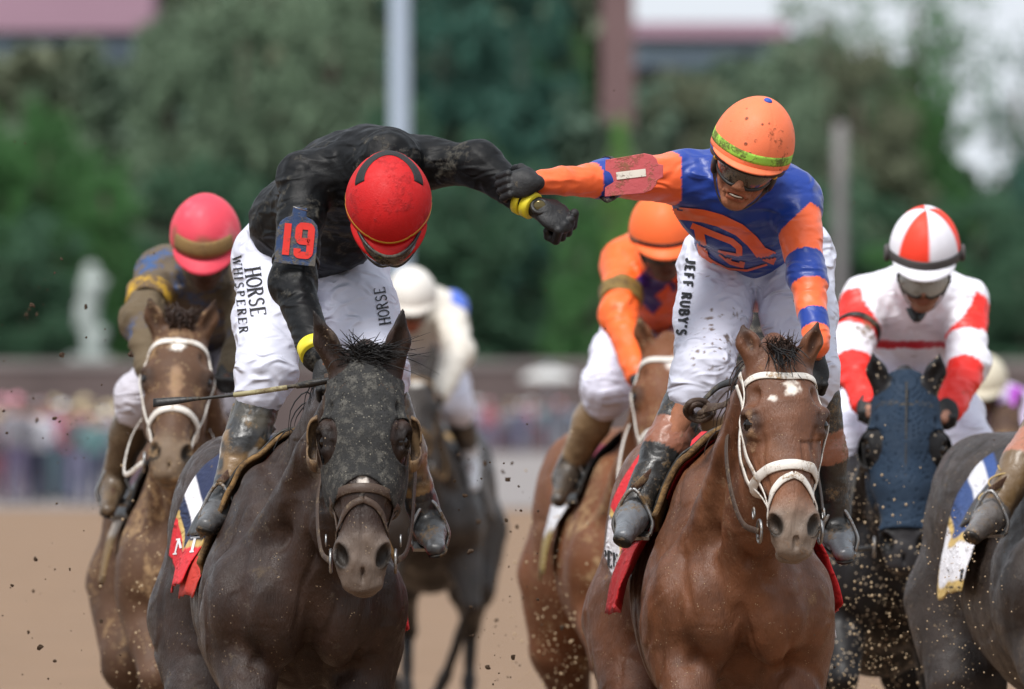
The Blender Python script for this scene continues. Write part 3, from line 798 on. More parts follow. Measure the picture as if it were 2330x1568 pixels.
# ------------------------------------------------------------ lettering cut as thin pieces laid on cloth
def arcp(cx, cy, rx, ry, a0, a1, n=12): return [(cx+rx*math.cos(math.radians(a)), cy+ry*math.sin(math.radians(a))) for a in np.linspace(a0, a1, n)]
def glyph(ch, T, t, serif):
    """strokes of one letter in a cell 1 high; T thick, t thin stroke width"""
    L = []; s = serif; W = .72
    def ln(*p, w=T): L.append((list(p), w))
    def sf(x, y, l=.13):
        if s: L.append(([(x-l, y), (x+l, y)], t))
    if ch == 'H': ln((.12, 0), (.12, 1)); ln((.62, 0), (.62, 1)); ln((.12, .5), (.62, .5), w=t); [sf(x, y) for x in (.12, .62) for y in (.03, .97)]
    elif ch == 'O': ln(*arcp(.37, .5, .30, .46, 0, 360, 28), w=(T+t)/2)
    elif ch == '0': ln(*arcp(.37, .5, .25, .46, 0, 360, 28), w=T)
    elif ch in 'RPB':
        ln((.14, 0), (.14, 1)); ln((.14, .96), (.36, .96), *arcp(.36, .75, .2, .21, 90, -90, 10), (.14, .54), w=(T+t)/2); sf(.14, .03); sf(.10, .97, .08)
        if ch == 'R': ln((.34, .54), (.62, .02)); sf(.64, .03, .06)
        if ch == 'B': ln((.14, .54), (.38, .54), *arcp(.38, .29, .24, .25, 90, -90, 10), (.14, .04), w=(T+t)/2)
    elif ch == 'S': ln(*arcp(.36, .73, .22, .23, 25, 260, 14), *arcp(.34, .26, .24, .23, 80, -150, 14), w=(T+t)/2); 
    elif ch in 'EF':
        ln((.14, 0), (.14, 1)); ln((.14, .96), (.58, .96), w=t); ln((.14, .5), (.48, .5), w=t)
        if ch == 'E': ln((.14, .04), (.6, .04), w=t)
        sf(.12, .03); 
        if s: ln((.58, .96), (.58, .82), w=t); ln((.6, .04), (.6, .2), w=t)
    elif ch == 'W': W = 1.0; ln((.05, 1), (.3, 0), w=T); ln((.3, 0), (.5, .9), w=t); ln((.5, .9), (.7, 0), w=T); ln((.7, 0), (.95, 1), w=t); sf(.05, .97); sf(.95, .97)
    elif ch == 'I': W = .34; ln((.17, 0), (.17, 1)); sf(.17, .03); sf(.17, .97)
    elif ch == 'J': W = .55; ln((.4, 1), (.4, .25), *arcp(.22, .22, .18, .2, 0, -170, 8), w=T); sf(.4, .97)
    elif ch == 'U': ln((.12, 1), (.12, .3), *arcp(.36, .3, .24, .27, 180, 360, 12), (.6, 1), w=(T+t)/2); sf(.12, .97); sf(.6, .97)
    elif ch == 'Y': ln((.08, 1), (.36, .5), w=T); ln((.64, 1), (.36, .5), w=t); ln((.36, .5), (.36, 0), w=T)
    elif ch == 'N': ln((.12, 0), (.12, 1), w=t); ln((.12, 1), (.6, 0), w=T); ln((.6, 0), (.6, 1), w=t); sf(.12, .03); sf(.1, .97); sf(.6, .97)
    elif ch == 'T': ln((.36, 0), (.36, 1)); ln((.06, .96), (.66, .96), w=t); sf(.36, .03)
    elif ch == 'L': ln((.14, 0), (.14, 1)); ln((.14, .04), (.6, .04), w=t); sf(.14, .97)
    elif ch == "'": W = .25; ln((.12, 1), (.1, .74), w=T)
    elif ch == '1': W = .5; ln((.25, 0), (.25, 1), w=T)
    elif ch == '9': ln((.14, .24), (.14, .08), (.20, .04), (.52, .04), (.60, .12), (.60, .88), (.52, .96), (.22, .96), (.14, .88), (.14, .56), (.22, .48), (.58, .48), w=T)
    return L, W
def decal(name, strokes, bvh, mat_, parent, lift=.0022, step=3.0):
    """strokes: (points in picture px, width px); each is laid on the cloth it is sewn or printed on"""
    v = []; f = []; o = Vector((0, 0, CAMH))
    for pts, w in strokes:
        pts = np.array(pts, float); seg = np.linalg.norm(np.diff(pts, axis=0), axis=1); tot = seg.sum(); n = max(2, int(tot/step)+1)
        cum = np.concatenate([[0], np.cumsum(seg)]); u = np.linspace(0, tot, n)
        p = np.stack([np.interp(u, cum, pts[:, 0]), np.interp(u, cum, pts[:, 1])], 1)
        T = np.gradient(p, axis=0) if n > 2 else np.tile(p[1]-p[0], (2, 1)); T = T/(np.linalg.norm(T, axis=1)[:, None]+1e-9); Nn = np.stack([-T[:, 1], T[:, 0]], 1)
        m = max(2, int(w/4)+1); prev = None
        for i in range(n):
            row = []
            for k in np.linspace(-.5, .5, m):
                x = p[i]+Nn[i]*w*k; d = Vector(((x[0]-1165)/F, 1, (920-x[1])/F)); h = bvh.ray_cast(o, d.normalized())
                if h[0] is None: row.append(None)
                else:
                    nn = np.array(h[1]); nn = -nn if nn@np.array(d) > 0 else nn; row.append(len(v)); v.append(np.array(h[0])+nn*abs(lift))
            if prev is not None:
                for a in range(m-1):
                    qd = (prev[a], prev[a+1], row[a+1], row[a])
                    if None not in qd and np.ptp([v[i_][1] for i_ in qd]) < .05: f.append(qd)
            prev = row
    if not f: return None
    return mesh_obj(name, v, f, mat_, parent)
def word(name, txt, p0, adv, up, hgt, bvh, mat_, parent, T=.15, t=.06, serif=True, gap=.12, asp=1.0, curve=None, lift=.0022):
    """letters from p0 along adv (px), each hgt px tall along up"""
    adv = np.array(adv, float)/np.linalg.norm(adv); up = np.array(up, float)/np.linalg.norm(up); x = 0
    for ch in txt:
        if ch == ' ': x += .35*asp*hgt; continue
        L, W = glyph(ch, T, t, serif); st = []
        for pts, w in L:
            st.append(([tuple(np.array(p0)+adv*(x+a*asp*hgt)+up*b*hgt+(np.zeros(2) if curve is None else np.array(curve(x+a*asp*hgt)))) for a, b in pts], w*hgt))
        decal('letter', st, bvh, mat_, parent, lift)
        x += (W*asp+gap)*hgt

# ------------------------------------------------------------ the setting
def setting(o): o['kind'] = 'structure'; return o
def ground_sheet(name, x0, x1, y0, y1, nx, ny, z, mat_, bumpy=0, edge=None):
    xs = np.linspace(x0, x1, nx); ys = y0+(y1-y0)*np.linspace(0, 1, ny)**1.6
    g = np.zeros((nx, ny, 3)); g[:, :, 0] = xs[:, None]; g[:, :, 1] = ys[None]; g[:, :, 2] = z
    if bumpy: g[:, :, 2] += (fbm(g.reshape(-1, 3), .9, 3, 3)*bumpy).reshape(nx, ny)
    return setting(grid_mesh(name, g, mat_))
M_DIRT = mat('track_dirt', C(126, 101, 78), rough=.9, namp=.12, nscale=.6, bump=6, bscale=14, mud=.25, mudcol=tuple(C(112, 86, 62)), mscale=3)
M_PALE = mat('pale_apron', C(128, 122, 120), rough=.9, namp=.12, nscale=.2, bump=1)
M_GRASS = mat('grass_field', C(70, 92, 52), rough=.9, namp=.3, nscale=.3, bump=3, bscale=10)
ground_sheet('ground', -900, 900, -60, 1500, 30, 60, -.02, M_GRASS)
ground_sheet('dirt_track', -40, 40, -20, 186, 160, 500, 0, M_DIRT, .012)
ground_sheet('paved_apron', -90, 90, 182, 420, 40, 60, .016, M_PALE)

def thing_obj(o, label, cat, group=None): return tagthing(o, label, cat, group)

# low brick wall closing the apron
M_WALL = mat('wall_brick', C(90, 78, 76), rough=.9, namp=.25, nscale=.4)
M_COPE = mat('wall_coping', C(126, 118, 116), rough=.9, namp=.15, nscale=.4)
wl = root_of('boundary_wall', (0, 396, 0), 'long low purple brown brick wall with grey coping below the trees', 'wall')
v, f = boxm((0, 396, 1.5), (120, .4, 3.0)); mesh_obj('wall_face', v, f, M_WALL, wl, smooth=False)
for i in range(30):
    v, f = boxm((-58+i*4, 396, 3.12), (3.97, .56, .24)); mesh_obj('coping_stone', v, f, M_COPE, wl, smooth=False)
for i in range(16):
    v, f = boxm((-58+i*7.6, 395.72, 1.5), (.7, .16, 2.98)); mesh_obj('pier', v, f, M_WALL, wl, smooth=False)

# lamp pole, plain steel
M_POLE = mat('pole_metal', C(168, 182, 200), rough=.5, metal=.2, namp=.06)
pl = root_of('light_pole', (*P(910, 900, 172)[:2], 0), 'tall pale blue grey metal pole rising behind the rider in black', 'pole')
c0 = P(910, 900, 172)
mesh_obj('shaft', *tube('', [V(c0[0], 172, 0), V(c0[0], 172, 5), V(c0[0], 172, 16)], [.19, .165, .14], None, n=12, m=20, raw=True), M_POLE, pl)
mesh_obj('base_plate', *boxm((c0[0], 172, .04), (.8, .8, .08)), M_POLE, pl, smooth=False)

# white statue on a pedestal behind the wall
M_STONE = mat('white_stone', C(158, 166, 162), rough=.8, namp=.15, nscale=2, bump=1, bscale=8)
D = 402; st = root_of('statue', (*P(205, 900, D)[:2], 0), 'pale stone statue of a standing figure above the wall at the left', 'statue')
f = Field(); s0 = lambda x, y: P(x, y, D)
f.cap(s0(212, 800), s0(200, 720), .34, .30, .2); f.cap(s0(200, 720), s0(208, 650), .30, .42, .2); f.ell(s0(208, 618), .30, None, .1); f.cap(s0(208, 670), s0(182, 700), .18, .14, .1); f.cap(s0(182, 700), s0(178, 740), .14, .12, .1); f.cap(s0(215, 665), s0(238, 640), .17, .13, .1); f.cap(s0(212, 800), s0(228, 760), .2, .25, .1)
v, q = f.build(.06); mesh_obj('figure', v, q, M_STONE, st)
x_ = s0(205, 800)[0]; zt = s0(205, 808)[2]
mesh_obj('pedestal', *boxm((x_, D, zt-.45), (1.5, 1.5, .9)), M_STONE, st, smooth=False); mesh_obj('plinth', *boxm((x_, D, (zt-.9)/2), (1.1, 1.1, zt-.9)), M_STONE, st, smooth=False)
mesh_obj('cap_stone', *boxm((x_, D, zt-.95), (1.9, 1.9, .2)), M_STONE, st, smooth=False)
# pale dome shape on the wall on the right of the riders
um = root_of('parasol', (*P(1250, 900, 380)[:2], 0), 'white round parasol standing low in front of the wall at mid frame', 'parasol')
pc = P(1250, 862, 380); M_WC = mat('white_canvas', C(190, 190, 188), rough=.8)
cn = [[pc+V(math.cos(a)*.95*math.sin(t), math.sin(a)*.95*math.sin(t), .42*math.cos(t)-.1) for t in np.linspace(0, 1.5, 8)] for a in np.linspace(0, 2*math.pi, 20, endpoint=False)]
grid_mesh('canopy', cn, M_WC, um, .02, closed=True); mesh_obj('pole', *tube('', [V(pc[0], pc[1], 0), pc+V(0, 0, .5)], [.04], None, n=4, m=8, raw=True), M_POLE, um)

# grandstand beyond the trees
M_PINK = mat('pink_fascia', C(160, 126, 142), rough=.8, namp=.1, nscale=.1)
M_PALEW = mat('pale_panel', C(170, 184, 198), rough=.8, namp=.1, nscale=.1)
M_DKW = mat('dark_glass', C(70, 80, 92), rough=.3, namp=.2, nscale=.1)
M_BRICK = mat('brick_red_brown', C(112, 88, 88), rough=.9, namp=.15, nscale=.3)
def stand(x0, x1, ytop, D, label, dy=38, name='grandstand'):
    a, b = P(x0, ytop, D), P(x1, ytop, D); zt = a[2]; k = D/F; cx = (a[0]+b[0])/2; wd = b[0]-a[0]
    r = root_of(name, (cx, D+5, 0), label, 'building')
    mesh_obj('roof_fascia', *boxm((cx, D+4, zt-dy*k/2), (wd, 12, dy*k)), M_PINK, r, smooth=False)
    mesh_obj('upper_panel', *boxm((cx, D+4.4, zt-dy*k*1.0-.5*k*66), (wd-.4, 11, 66*k)), M_PALEW, r, smooth=False)
    zb = zt-dy*k-66*k
    mesh_obj('wall', *boxm((cx, D+5, zb/2), (wd-.8, 10, zb)), M_BRICK, r, smooth=False)
    n = int(wd/3)
    for row in range(int(zb/4)):
        for i in range(n):
            w_ = mesh_obj('window', *boxm((cx-wd/2+(i+.5)*wd/n, D-.05, 2.2+row*4), (1.5, .2, 2.2)), M_DKW, r, smooth=False)
    return r
stand(-350, 352, -40, 446, 'pink trimmed grandstand with pale panels behind the trees at the left', dy=115)
stand(1425, 1790, 55, 447, 'pink roofed grandstand block with pale band right of the brick tower', dy=34)
tw = root_of('brick_tower', (*P(1405, 0, 424)[:2], 0), 'reddish brown brick tower rising out of the trees at mid frame', 'tower')
tc_ = P(1405, -60, 424); mesh_obj('shaft', *boxm((tc_[0], 424, tc_[2]/2), (1.25, 1.25, tc_[2])), M_BRICK, tw, smooth=False); mesh_obj('cap', *boxm((tc_[0], 424, tc_[2]), (1.6, 1.6, .5)), M_COPE, tw, smooth=False)

# ------------------------------------------------------------ trees
M_BARK = mat('bark', C(78, 68, 60), rough=.9, namp=.3, nscale=3, bump=3, bscale=10)
def leafmat(n, c): return mat(n, c, rough=.65, namp=.55, nscale=3.5, spec=.3, rvar=.05)
LM = dict(dark=leafmat('foliage_dark', C(64, 96, 72)), grey=leafmat('foliage_grey', C(104, 124, 100)), green=leafmat('foliage_green', C(66, 108, 60)), blue=leafmat('foliage_blue', C(58, 96, 84)), lime=leafmat('foliage_lime', C(104, 148, 76)), brown=leafmat('foliage_brown', C(102, 108, 86)))
_cr = {}
def crown_mesh(seed, kind, cone=False, dens=1.0, leaf=.34):
    key = (seed, kind, cone, dens)
    if key in _cr: return _cr[key]
    rg = np.random.RandomState(seed); n = int(8000*dens)
    # clumps spread through a unit crown, leaves spread through clumps
    nc = 46; cc = []
    while len(cc) < nc:
        p = rg.uniform(-1, 1, 3)
        if cone:
            h_ = (p[2]+1)/2; 
            if math.hypot(p[0], p[1]) < (1-h_)**.7*.9+.05: cc.append(p)
        elif np.linalg.norm(p) < 1 and np.linalg.norm(p) > .35: cc.append(p*V(.9, .9, .95))
    cc = np.array(cc); cr = rg.uniform(.14, .30, nc)
    i = rg.randint(0, nc, n); d = rg.normal(size=(n, 3)); d /= np.linalg.norm(d, axis=1)[:, None]
    c = cc[i]+d*(cr[i]*rg.uniform(.55, 1, n)**.5)[:, None]*V(1, 1, .8)
    a = rg.normal(size=(n, 3)); a /= np.linalg.norm(a, axis=1)[:, None]; b = np.cross(a, rg.normal(size=(n, 3))); b /= np.linalg.norm(b, axis=1)[:, None]
    s = rg.uniform(.5, 1.2, n)[:, None]*leaf*.125
    v = np.stack([c-a*s, c-b*s*.6, c+a*s, c+b*s*.6], 1).reshape(-1, 3); f = np.arange(n*4).reshape(-1, 4)
    me = bpy.data.meshes.new('crown'); me.vertices.add(len(v)); me.vertices.foreach_set('co', v.astype(np.float32).ravel())
    me.loops.add(f.size); me.loops.foreach_set('vertex_index', f.astype(np.int32).ravel()); me.polygons.add(len(f))
    me.polygons.foreach_set('loop_start', np.arange(0, f.size, 4, dtype=np.int32)); me.polygons.foreach_set('loop_total', np.full(len(f), 4, np.int32)); me.update(calc_edges=True)
    me.materials.append(LM[kind]); _cr[key] = me; return me
TREES = 0
def tree(px, ytop, D, wpx, kind, label, seed=0, cone=False, dens=1.0, low=.12, group=None):
    top = P(px, ytop, D); H_ = top[2]; wd = wpx*D/F
    r = root_of('conifer' if cone else 'leafy_tree', (top[0], D, 0), label, 'tree', group)
    cb = H_*low; me = crown_mesh(seed, kind, cone, dens); hc_ = (H_-cb)
    for zc, zs, ws_, dx_ in ((.74, .26, .86, 0), (.46, .26, 1.0, .16), (.22, .23, .92, -.14)):
        o = bpy.data.objects.new('crown', me); COL.objects.link(o); o.parent = r
        o.location = (dx_*wd*.5, 0, cb+hc_*zc); o.scale = (wd/2*ws_, wd/2*.9*ws_, hc_*zs); o.rotation_euler = (0, 0, seed*1.3+px*.01+zc*9)
    x, y = top[0], D
    tp = [tube('', [V(x, y, 0), V(x+.1, y, H_*.4), V(x-.1, y, H_*.85)], [H_*.028, H_*.02, H_*.006], None, n=8, m=8, raw=True)]
    rg = random.Random(seed+int(px))
    for k in range(6):
        a = rg.uniform(0, 6.28); z = H_*rg.uniform(.3, .7); l = wd*.36
        tp.append(tube('', [V(x, y, z), V(x+math.cos(a)*l*.5, y+math.sin(a)*l*.5, z+l*.35), V(x+math.cos(a)*l, y+math.sin(a)*l, z+l*.6)], [H_*.010, H_*.006, H_*.002], None, n=5, m=6, raw=True))
    mesh_obj('trunk', *merge(tp), M_BARK, r)
    return r
TL = [  # px, top, D, width, kind, label, seed, cone
 (-40, 240, 408, 330, 'green', 'bright green bushy tree cut by the left edge of the photo', 1, False), (110, 220, 410, 300, 'green', 'bright green tree with the highest top among the low green ones at the left', 2, False),
 (245, 320, 407, 210, 'green', 'small bright green tree just behind the pale statue', 3, False), (60, 480, 405, 340, 'dark', 'dark green low bush tree under the bright green trees at the far left', 4, False),
 (120, 175, 436, 420, 'grey', 'greyish tree below the pink grandstand at the left', 5, False), (390, 30, 430, 330, 'grey', 'tall grey green tree right of the pink grandstand at the left', 6, False),
 (560, -60, 424, 420, 'grey', 'tall grey green tree above the pink capped rider', 7, False), (760, -90, 420, 380, 'grey', 'tall grey green tree just left of the metal pole', 8, False),
 (470, 330, 414, 420, 'dark', 'dark tree filling the gap above the pink capped rider', 9, False), (1010, -160, 430, 420, 'blue', 'tallest blue green tree right behind the metal pole', 10, False),
 (1190, -80, 426, 380, 'blue', 'blue green tree between the metal pole and the brick tower', 11, False), (1090, 300, 410, 420, 'dark', 'dark green tree behind the outstretched arm', 12, False),
 (1270, 40, 440, 200, 'green', 'green tree just left of the brick tower', 13, False), (1405, 225, 400, 130, 'lime', 'lime green young tree at the foot of the brick tower', 14, True),
 (1310, 430, 398.5, 180, 'green', 'low green tree left of the orange capped rider', 15, False), (1560, 150, 434, 330, 'brown', 'brownish tree under the pale band of the grandstand', 16, False),
 (1780, 120, 428, 380, 'grey', 'greyish tree behind the rider in orange and blue', 17, False), (1960, 90, 438, 360, 'brown', 'brownish tree right of the rider in orange and blue', 18, False),
 (1880, 380, 412, 460, 'dark', 'dark green tree beside the pale post on the right', 19, False), (2120, 160, 442, 250, 'green', 'green tree under the pale sky gap on the right', 20, False),
 (2230, 420, 416, 340, 'dark', 'dark green tree above the red and white capped rider', 21, False), (2380, 330, 424, 260, 'blue', 'blue green tree at the right edge of the photo', 22, False),
 (700, 420, 408, 380, 'blue', 'blue green low tree behind the rider in black', 23, False), (260, 480, 418, 330, 'dark', 'dark low tree between the green trees and the pink capped rider', 24, False),
 (1640, 400, 406, 360, 'blue', 'blue green low tree behind the orange helmet', 25, False), (910, 200, 416, 340, 'dark', 'dark green tree crossed by the metal pole', 26, False),
 (2060, 520, 404, 320, 'green', 'low green tree behind the red and white helmet', 27, False), (2330, 560, 405, 300, 'dark', 'low dark tree nearest the wall at the right edge', 28, False)]
for t in TL: tree(t[0], t[1], t[2], t[3], t[4], t[5], t[6], t[7], 1.0)
tree(1880, -120, 446, 300, 'grey', 'thin leaved tree whose top breaks up the pale sky right of the pink roof', 31, dens=.22, low=.5)
tree(2090, -160, 450, 420, 'green', 'thin leaved tree reaching into the pale sky at the upper right', 32, dens=.22, low=.45)
tree(2320, 60, 448, 240, 'dark', 'sparse tree against the pale sky at the right edge', 33, dens=.25, low=.3)
M_HEDGE = LM['green']
def wood(name, px0, px1, ys, D0, D1, n, kind, seed, leaf=.55):
    rg_ = np.random.RandomState(seed); d = rg_.uniform(D0, D1, n); u = rg_.uniform(0, 1, n); px = px0+(px1-px0)*u
    zt = CAMH+(920-(np.interp(px, ys[0], ys[1])+45*vnoise(np.stack([px*.02, d*.05, px*0], 1), 1, seed)))*d/F
    c = np.stack([(px-1165)*d/F, d, zt*rg_.uniform(0.12, 1, n)**.7], 1)
    dens = vnoise(c, .45, seed+2); c = c[dens > -.5]; n = len(c)
    a = rg_.normal(size=(n, 3)); a /= np.linalg.norm(a, axis=1)[:, None]; b = np.cross(a, rg_.normal(size=(n, 3))); b /= np.linalg.norm(b, axis=1)[:, None]
    s_ = rg_.uniform(.5, 1.2, n)[:, None]*leaf
    v = np.stack([c-a*s_, c-b*s_*.6, c+a*s_, c+b*s_*.6], 1).reshape(-1, 3)
    cols = np.array([C(54, 84, 66), C(70, 96, 82), C(102, 108, 86), C(66, 112, 60)]); w_ = (fbm(c, .16, seed+5, 3)+1)*.5*3
    i0 = np.clip(w_.astype(int), 0, 2); fr_ = (w_-i0)[:, None]; cc = cols[i0]*(1-fr_)+cols[i0+1]*fr_
    o = mesh_obj(name, v, np.arange(n*4).reshape(-1, 4), mat('woodland', None, rough=.7, namp=.3, nscale=.4, spec=.3), None, np.repeat(cc, 4, 0), False, loc=(0, (D0+D1)/2, 0)); o['kind'] = 'stuff'
    o['label'] = 'dense mass of dark green woodland foliage behind the trees'; return o
wood('distant_woodland', -160, 430, ([-160, 300, 400, 430], [125, 130, 60, 40]), 436, 443, 12000, 'dark', 7)
wood('distant_woodland', 1445, 1830, ([1445, 1600, 1830], [185, 150, 130]), 436, 443, 9000, 'dark', 8)
wood('distant_woodland', 1280, 1530, ([1280, 1400, 1530], [240, 330, 250]), 418, 422, 4500, 'dark', 9)
wood('distant_woodland', -160, 1425, ([-160, 300, 420, 1400], [150, 150, -120, -120]), 452, 466, 46000, 'dark', 3)
wood('distant_woodland', 1420, 2500, ([1420, 1600, 1800, 2060, 2120, 2200, 2330, 2500], [170, 150, 120, 150, 300, 440, 400, 380]), 452, 466, 30000, 'dark', 4)
po = P(1912, 280, 399.5); pr = root_of('wooden_post', (po[0], 399.5, 0), 'grey wooden post standing among the trees right of the rider in orange', 'post')
mesh_obj('shaft', *tube('', [V(po[0], 399.5, 0), V(po[0], 399.5, po[2])], [.28, .22], None, n=6, m=12, raw=True), mat('post_grey', C(120, 116, 116), rough=.9), pr)

# ------------------------------------------------------------ spectators by the far rail
def person_mesh(seed):
    f = Field(); h = 0; rg = random.Random(seed); a = rg.uniform(.1, .28)
    return f
SP = [('white', C(225, 225, 232)), ('purple', C(120, 92, 140)), ('navy', C(50, 54, 92)), ('pink', C(205, 130, 150)), ('teal', C(60, 120, 118)), ('grey', C(120, 118, 124)), ('light blue', C(140, 165, 190)), ('black', C(42, 40, 46)), ('red', C(180, 60, 70)), ('lavender', C(170, 165, 205))]
HAT = [('white hat', C(230, 230, 232)), ('dark hair', C(40, 32, 30)), ('straw hat', C(200, 185, 150)), ('pink hat', C(215, 150, 165)), ('grey hat', C(140, 135, 135))]
M_SP = mat('spectator', None, rough=.8, namp=.1)
def spectator(px, D, ci, hi, pi_, hgt, where, seed):
    base = P(px, 900, D); x, y = base[0], D; k = hgt/1.75; rg = random.Random(seed); a = rg.uniform(.05, .22)
    p = lambda s, f, z: V(x+s*k, y+f*k, z*k)
    r = root_of('person', (x, y, 0), 'spectator in %s top, %s, %s trousers %s' % (SP[ci][0], HAT[hi][0], SP[pi_][0], where), 'person')
    f = Field(); f.ell(p(0, 0, 1.63), V(.085, .095, .12)*k, None, .03); f.cap(p(0, 0, 1.42), p(0, 0, 1.56), .055*k, .05*k, .03)
    f.cap(p(0, 0, 1.05), p(0, 0, 1.34), .14*k, .16*k, .05, V(1, 0, 0), 1.25)
    for g in (-1, 1):
        f.cap(p(g*.09, 0, .92), p(g*.10, 0, .48), .10*k, .065*k, .04); f.cap(p(g*.10, 0, .48), p(g*.11, 0, .08), .062*k, .042*k, .03); f.cap(p(g*.11, 0, .05), p(g*.12, -.14, .04), .045*k, .035*k, .03)
        e = p(g*(.26+a*.3), -.02, 1.12); f.cap(p(g*.18, 0, 1.40), e, .062*k, .048*k, .04); f.cap(e, p(g*.2, -.16-a, 1.02+a), .045*k, .032*k, .02)
    v, q = f.build(.032)
    z = v[:, 2]/k; c = np.tile(SP[ci][1]*.62+C(118, 116, 124)*.38, (len(v), 1)); c = mixc(c, SP[pi_][1]*.30+C(84, 88, 100)*.55, (z < .95)*1.0); c = mixc(c, C(170, 130, 112), (z > 1.47)*1.0); c = mixc(c, C(40, 36, 34), (z < .1)*1.0)  # clothes mixed towards grey: distance haze put into the colours
    mesh_obj('body', v, q, M_SP, r, c)
    hr = mesh_obj('hat' if 'hat' in HAT[hi][0] else 'hair', *merge([blob('', p(0, 0.01, 1.69), V(.10, .11, .09)*k, None, raw=True)]+([blob('', p(0, 0, 1.70), V(.2, .2, .012)*k, None, raw=True)] if 'hat' in HAT[hi][0] else [])), M_SP, r, HAT[hi][1])
rg = random.Random(12); combos = set()
def newcombo(white=.3):
    while True:
        c = (rg.randrange(10), rg.randrange(5), rg.randrange(10))
        if c[0] != c[2] and c not in combos: combos.add(c); return c
for i in range(26):
    c = newcombo(); px = -10+i*13.5+rg.uniform(-6, 6)
    spectator(px, 192+rg.uniform(-3, 16), *c, rg.uniform(1.55, 1.85), 'by the rail at left', i)
for i in range(13):
    c = newcombo(); spectator(1050+i*20+rg.uniform(-6, 6), 385+rg.uniform(-4, 3), *c, rg.uniform(1.6, 1.9), 'by the wall at mid frame', 50+i)
for i in range(7):
    c = newcombo(); spectator(2235+i*17, 383+rg.uniform(-4, 4), *c, rg.uniform(1.6, 1.9), 'by the wall at right', 80+i)

# ------------------------------------------------------------ horse and rider in front, left
M_COAT_A = mat('dark_bay_coat', None, rough=.42, rvar=.2, spec=.38, namp=.42, nscale=11, folds=.25, fscale=6, bump=1.0, bscale=170, bstretch=(1, 1, .2), mud=.22, mudcol=tuple(C(80, 68, 56)), mscale=7, speck=.22, speckcol=tuple(C(150, 130, 105)), sscale=120, coat=.0)
M_COAT_B = mat('bay_coat', None, rough=.42, rvar=.2, spec=.42, namp=.38, nscale=11, folds=.25, fscale=6, bump=.9, bscale=170, bstretch=(1, 1, .2), mud=.20, mudcol=tuple(C(128, 98, 72)), mscale=8, speck=.25, speckcol=tuple(C(168, 142, 112)), sscale=150, coat=.0)
WHT = C(225, 215, 205)
A = Horse('dark bay racehorse in a muddy grey hood and blinkers, front left', (700-1165)*32/F, 32.0, math.radians(5.3), P(830, 818, 31.62), P(824, 1330, 31.38), V(1, 0, .02),
          coat_bay(C(46, 31, 24), C(17, 13, 12), C(104, 90, 80), star=[(.345, 0, .035, .010, WHT, .8)]), None, h=.008, hf=.0055, ears=[P(713, 706, 31.62), P(917, 700, 31.62)], coatmat=M_COAT_A, relief=1.5)
B = Horse('bright bay racehorse with a white star and white bridle, front right', (1690-1165)*32/F, 32.0, math.radians(3.6), P(1780, 800, 31.6), P(1815, 1252, 31.35), V(1, .16, -.05),
          coat_bay(C(98, 61, 40), C(42, 27, 21), C(120, 106, 94), star=[(.125, .012, .024, .020, C(232, 222, 210), .95), (.16, -.035, .010, .010, WHT, .8)], light=C(126, 84, 58)), None, wide=.92, hw=1.22, h=.008, hf=.0055, ears=[P(1688, 738, 31.62), P(1862, 730, 31.62)], coatmat=M_COAT_B, relief=1.5)

# hood of the left horse
M_HOOD = mat('grey_hood_cloth', C(40, 40, 40), rough=.85, namp=.25, nscale=30, bump=.8, bscale=150, mud=.42, mudcol=tuple(C(84, 82, 77)), mscale=38, speck=.45, speckcol=tuple(C(126, 122, 110)), sscale=110)
def hood_cut(t, w, n):
    eye = np.sqrt(((t-.215)/.060)**2+((np.abs(w)-.088)/.030)**2+((n+.02)/.10)**2)
    low = (t-(.335+.06*np.clip((np.abs(w)/.07)**2, 0, 1.5)))*.8
    ear = .042-np.sqrt((t+.0)**2+(np.abs(w)-.068)**2+((n+.03))**2*.6)
    return np.maximum(np.maximum(low, (1-eye)*.035), np.maximum(ear, np.maximum(-.06-t, -.22-n)))
A.cover('hood', M_HOOD, .006, hood_cut, .0055, C(70, 68, 64))
M_CUP = mat('blinker_leather', C(74, 56, 42), rough=.5, bump=.6, mud=.5, mudcol=tuple(C(120, 96, 68)), mscale=14)
for g in (-1, 1):
    cp = A.Hd(.222, g*.094, -.038); ax = unit(A.s*g*.9-A.n*.35); R_ = np.array([ax, A.a, np.cross(ax, A.a)])
    gp = []
    for ph in np.linspace(-math.pi*.72, math.pi*.72, 26):
        row = []
        for th in np.linspace(0, math.pi*.5, 10):
            row.append(cp+(ax*(math.cos(th)*.038+.016*math.sin(th))+A.a*math.sin(ph)*math.sin(th)*.074-A.n*math.cos(ph)*math.sin(th)*.046+A.n*.012)*A.k)
        gp.append(row)
    cup = grid_mesh('blinker_cup', gp, M_CUP, A.root, .005)
    tube('cup_edge', [r[-1] for r in gp], [.004], M_CUP, cup, n=40, m=6)

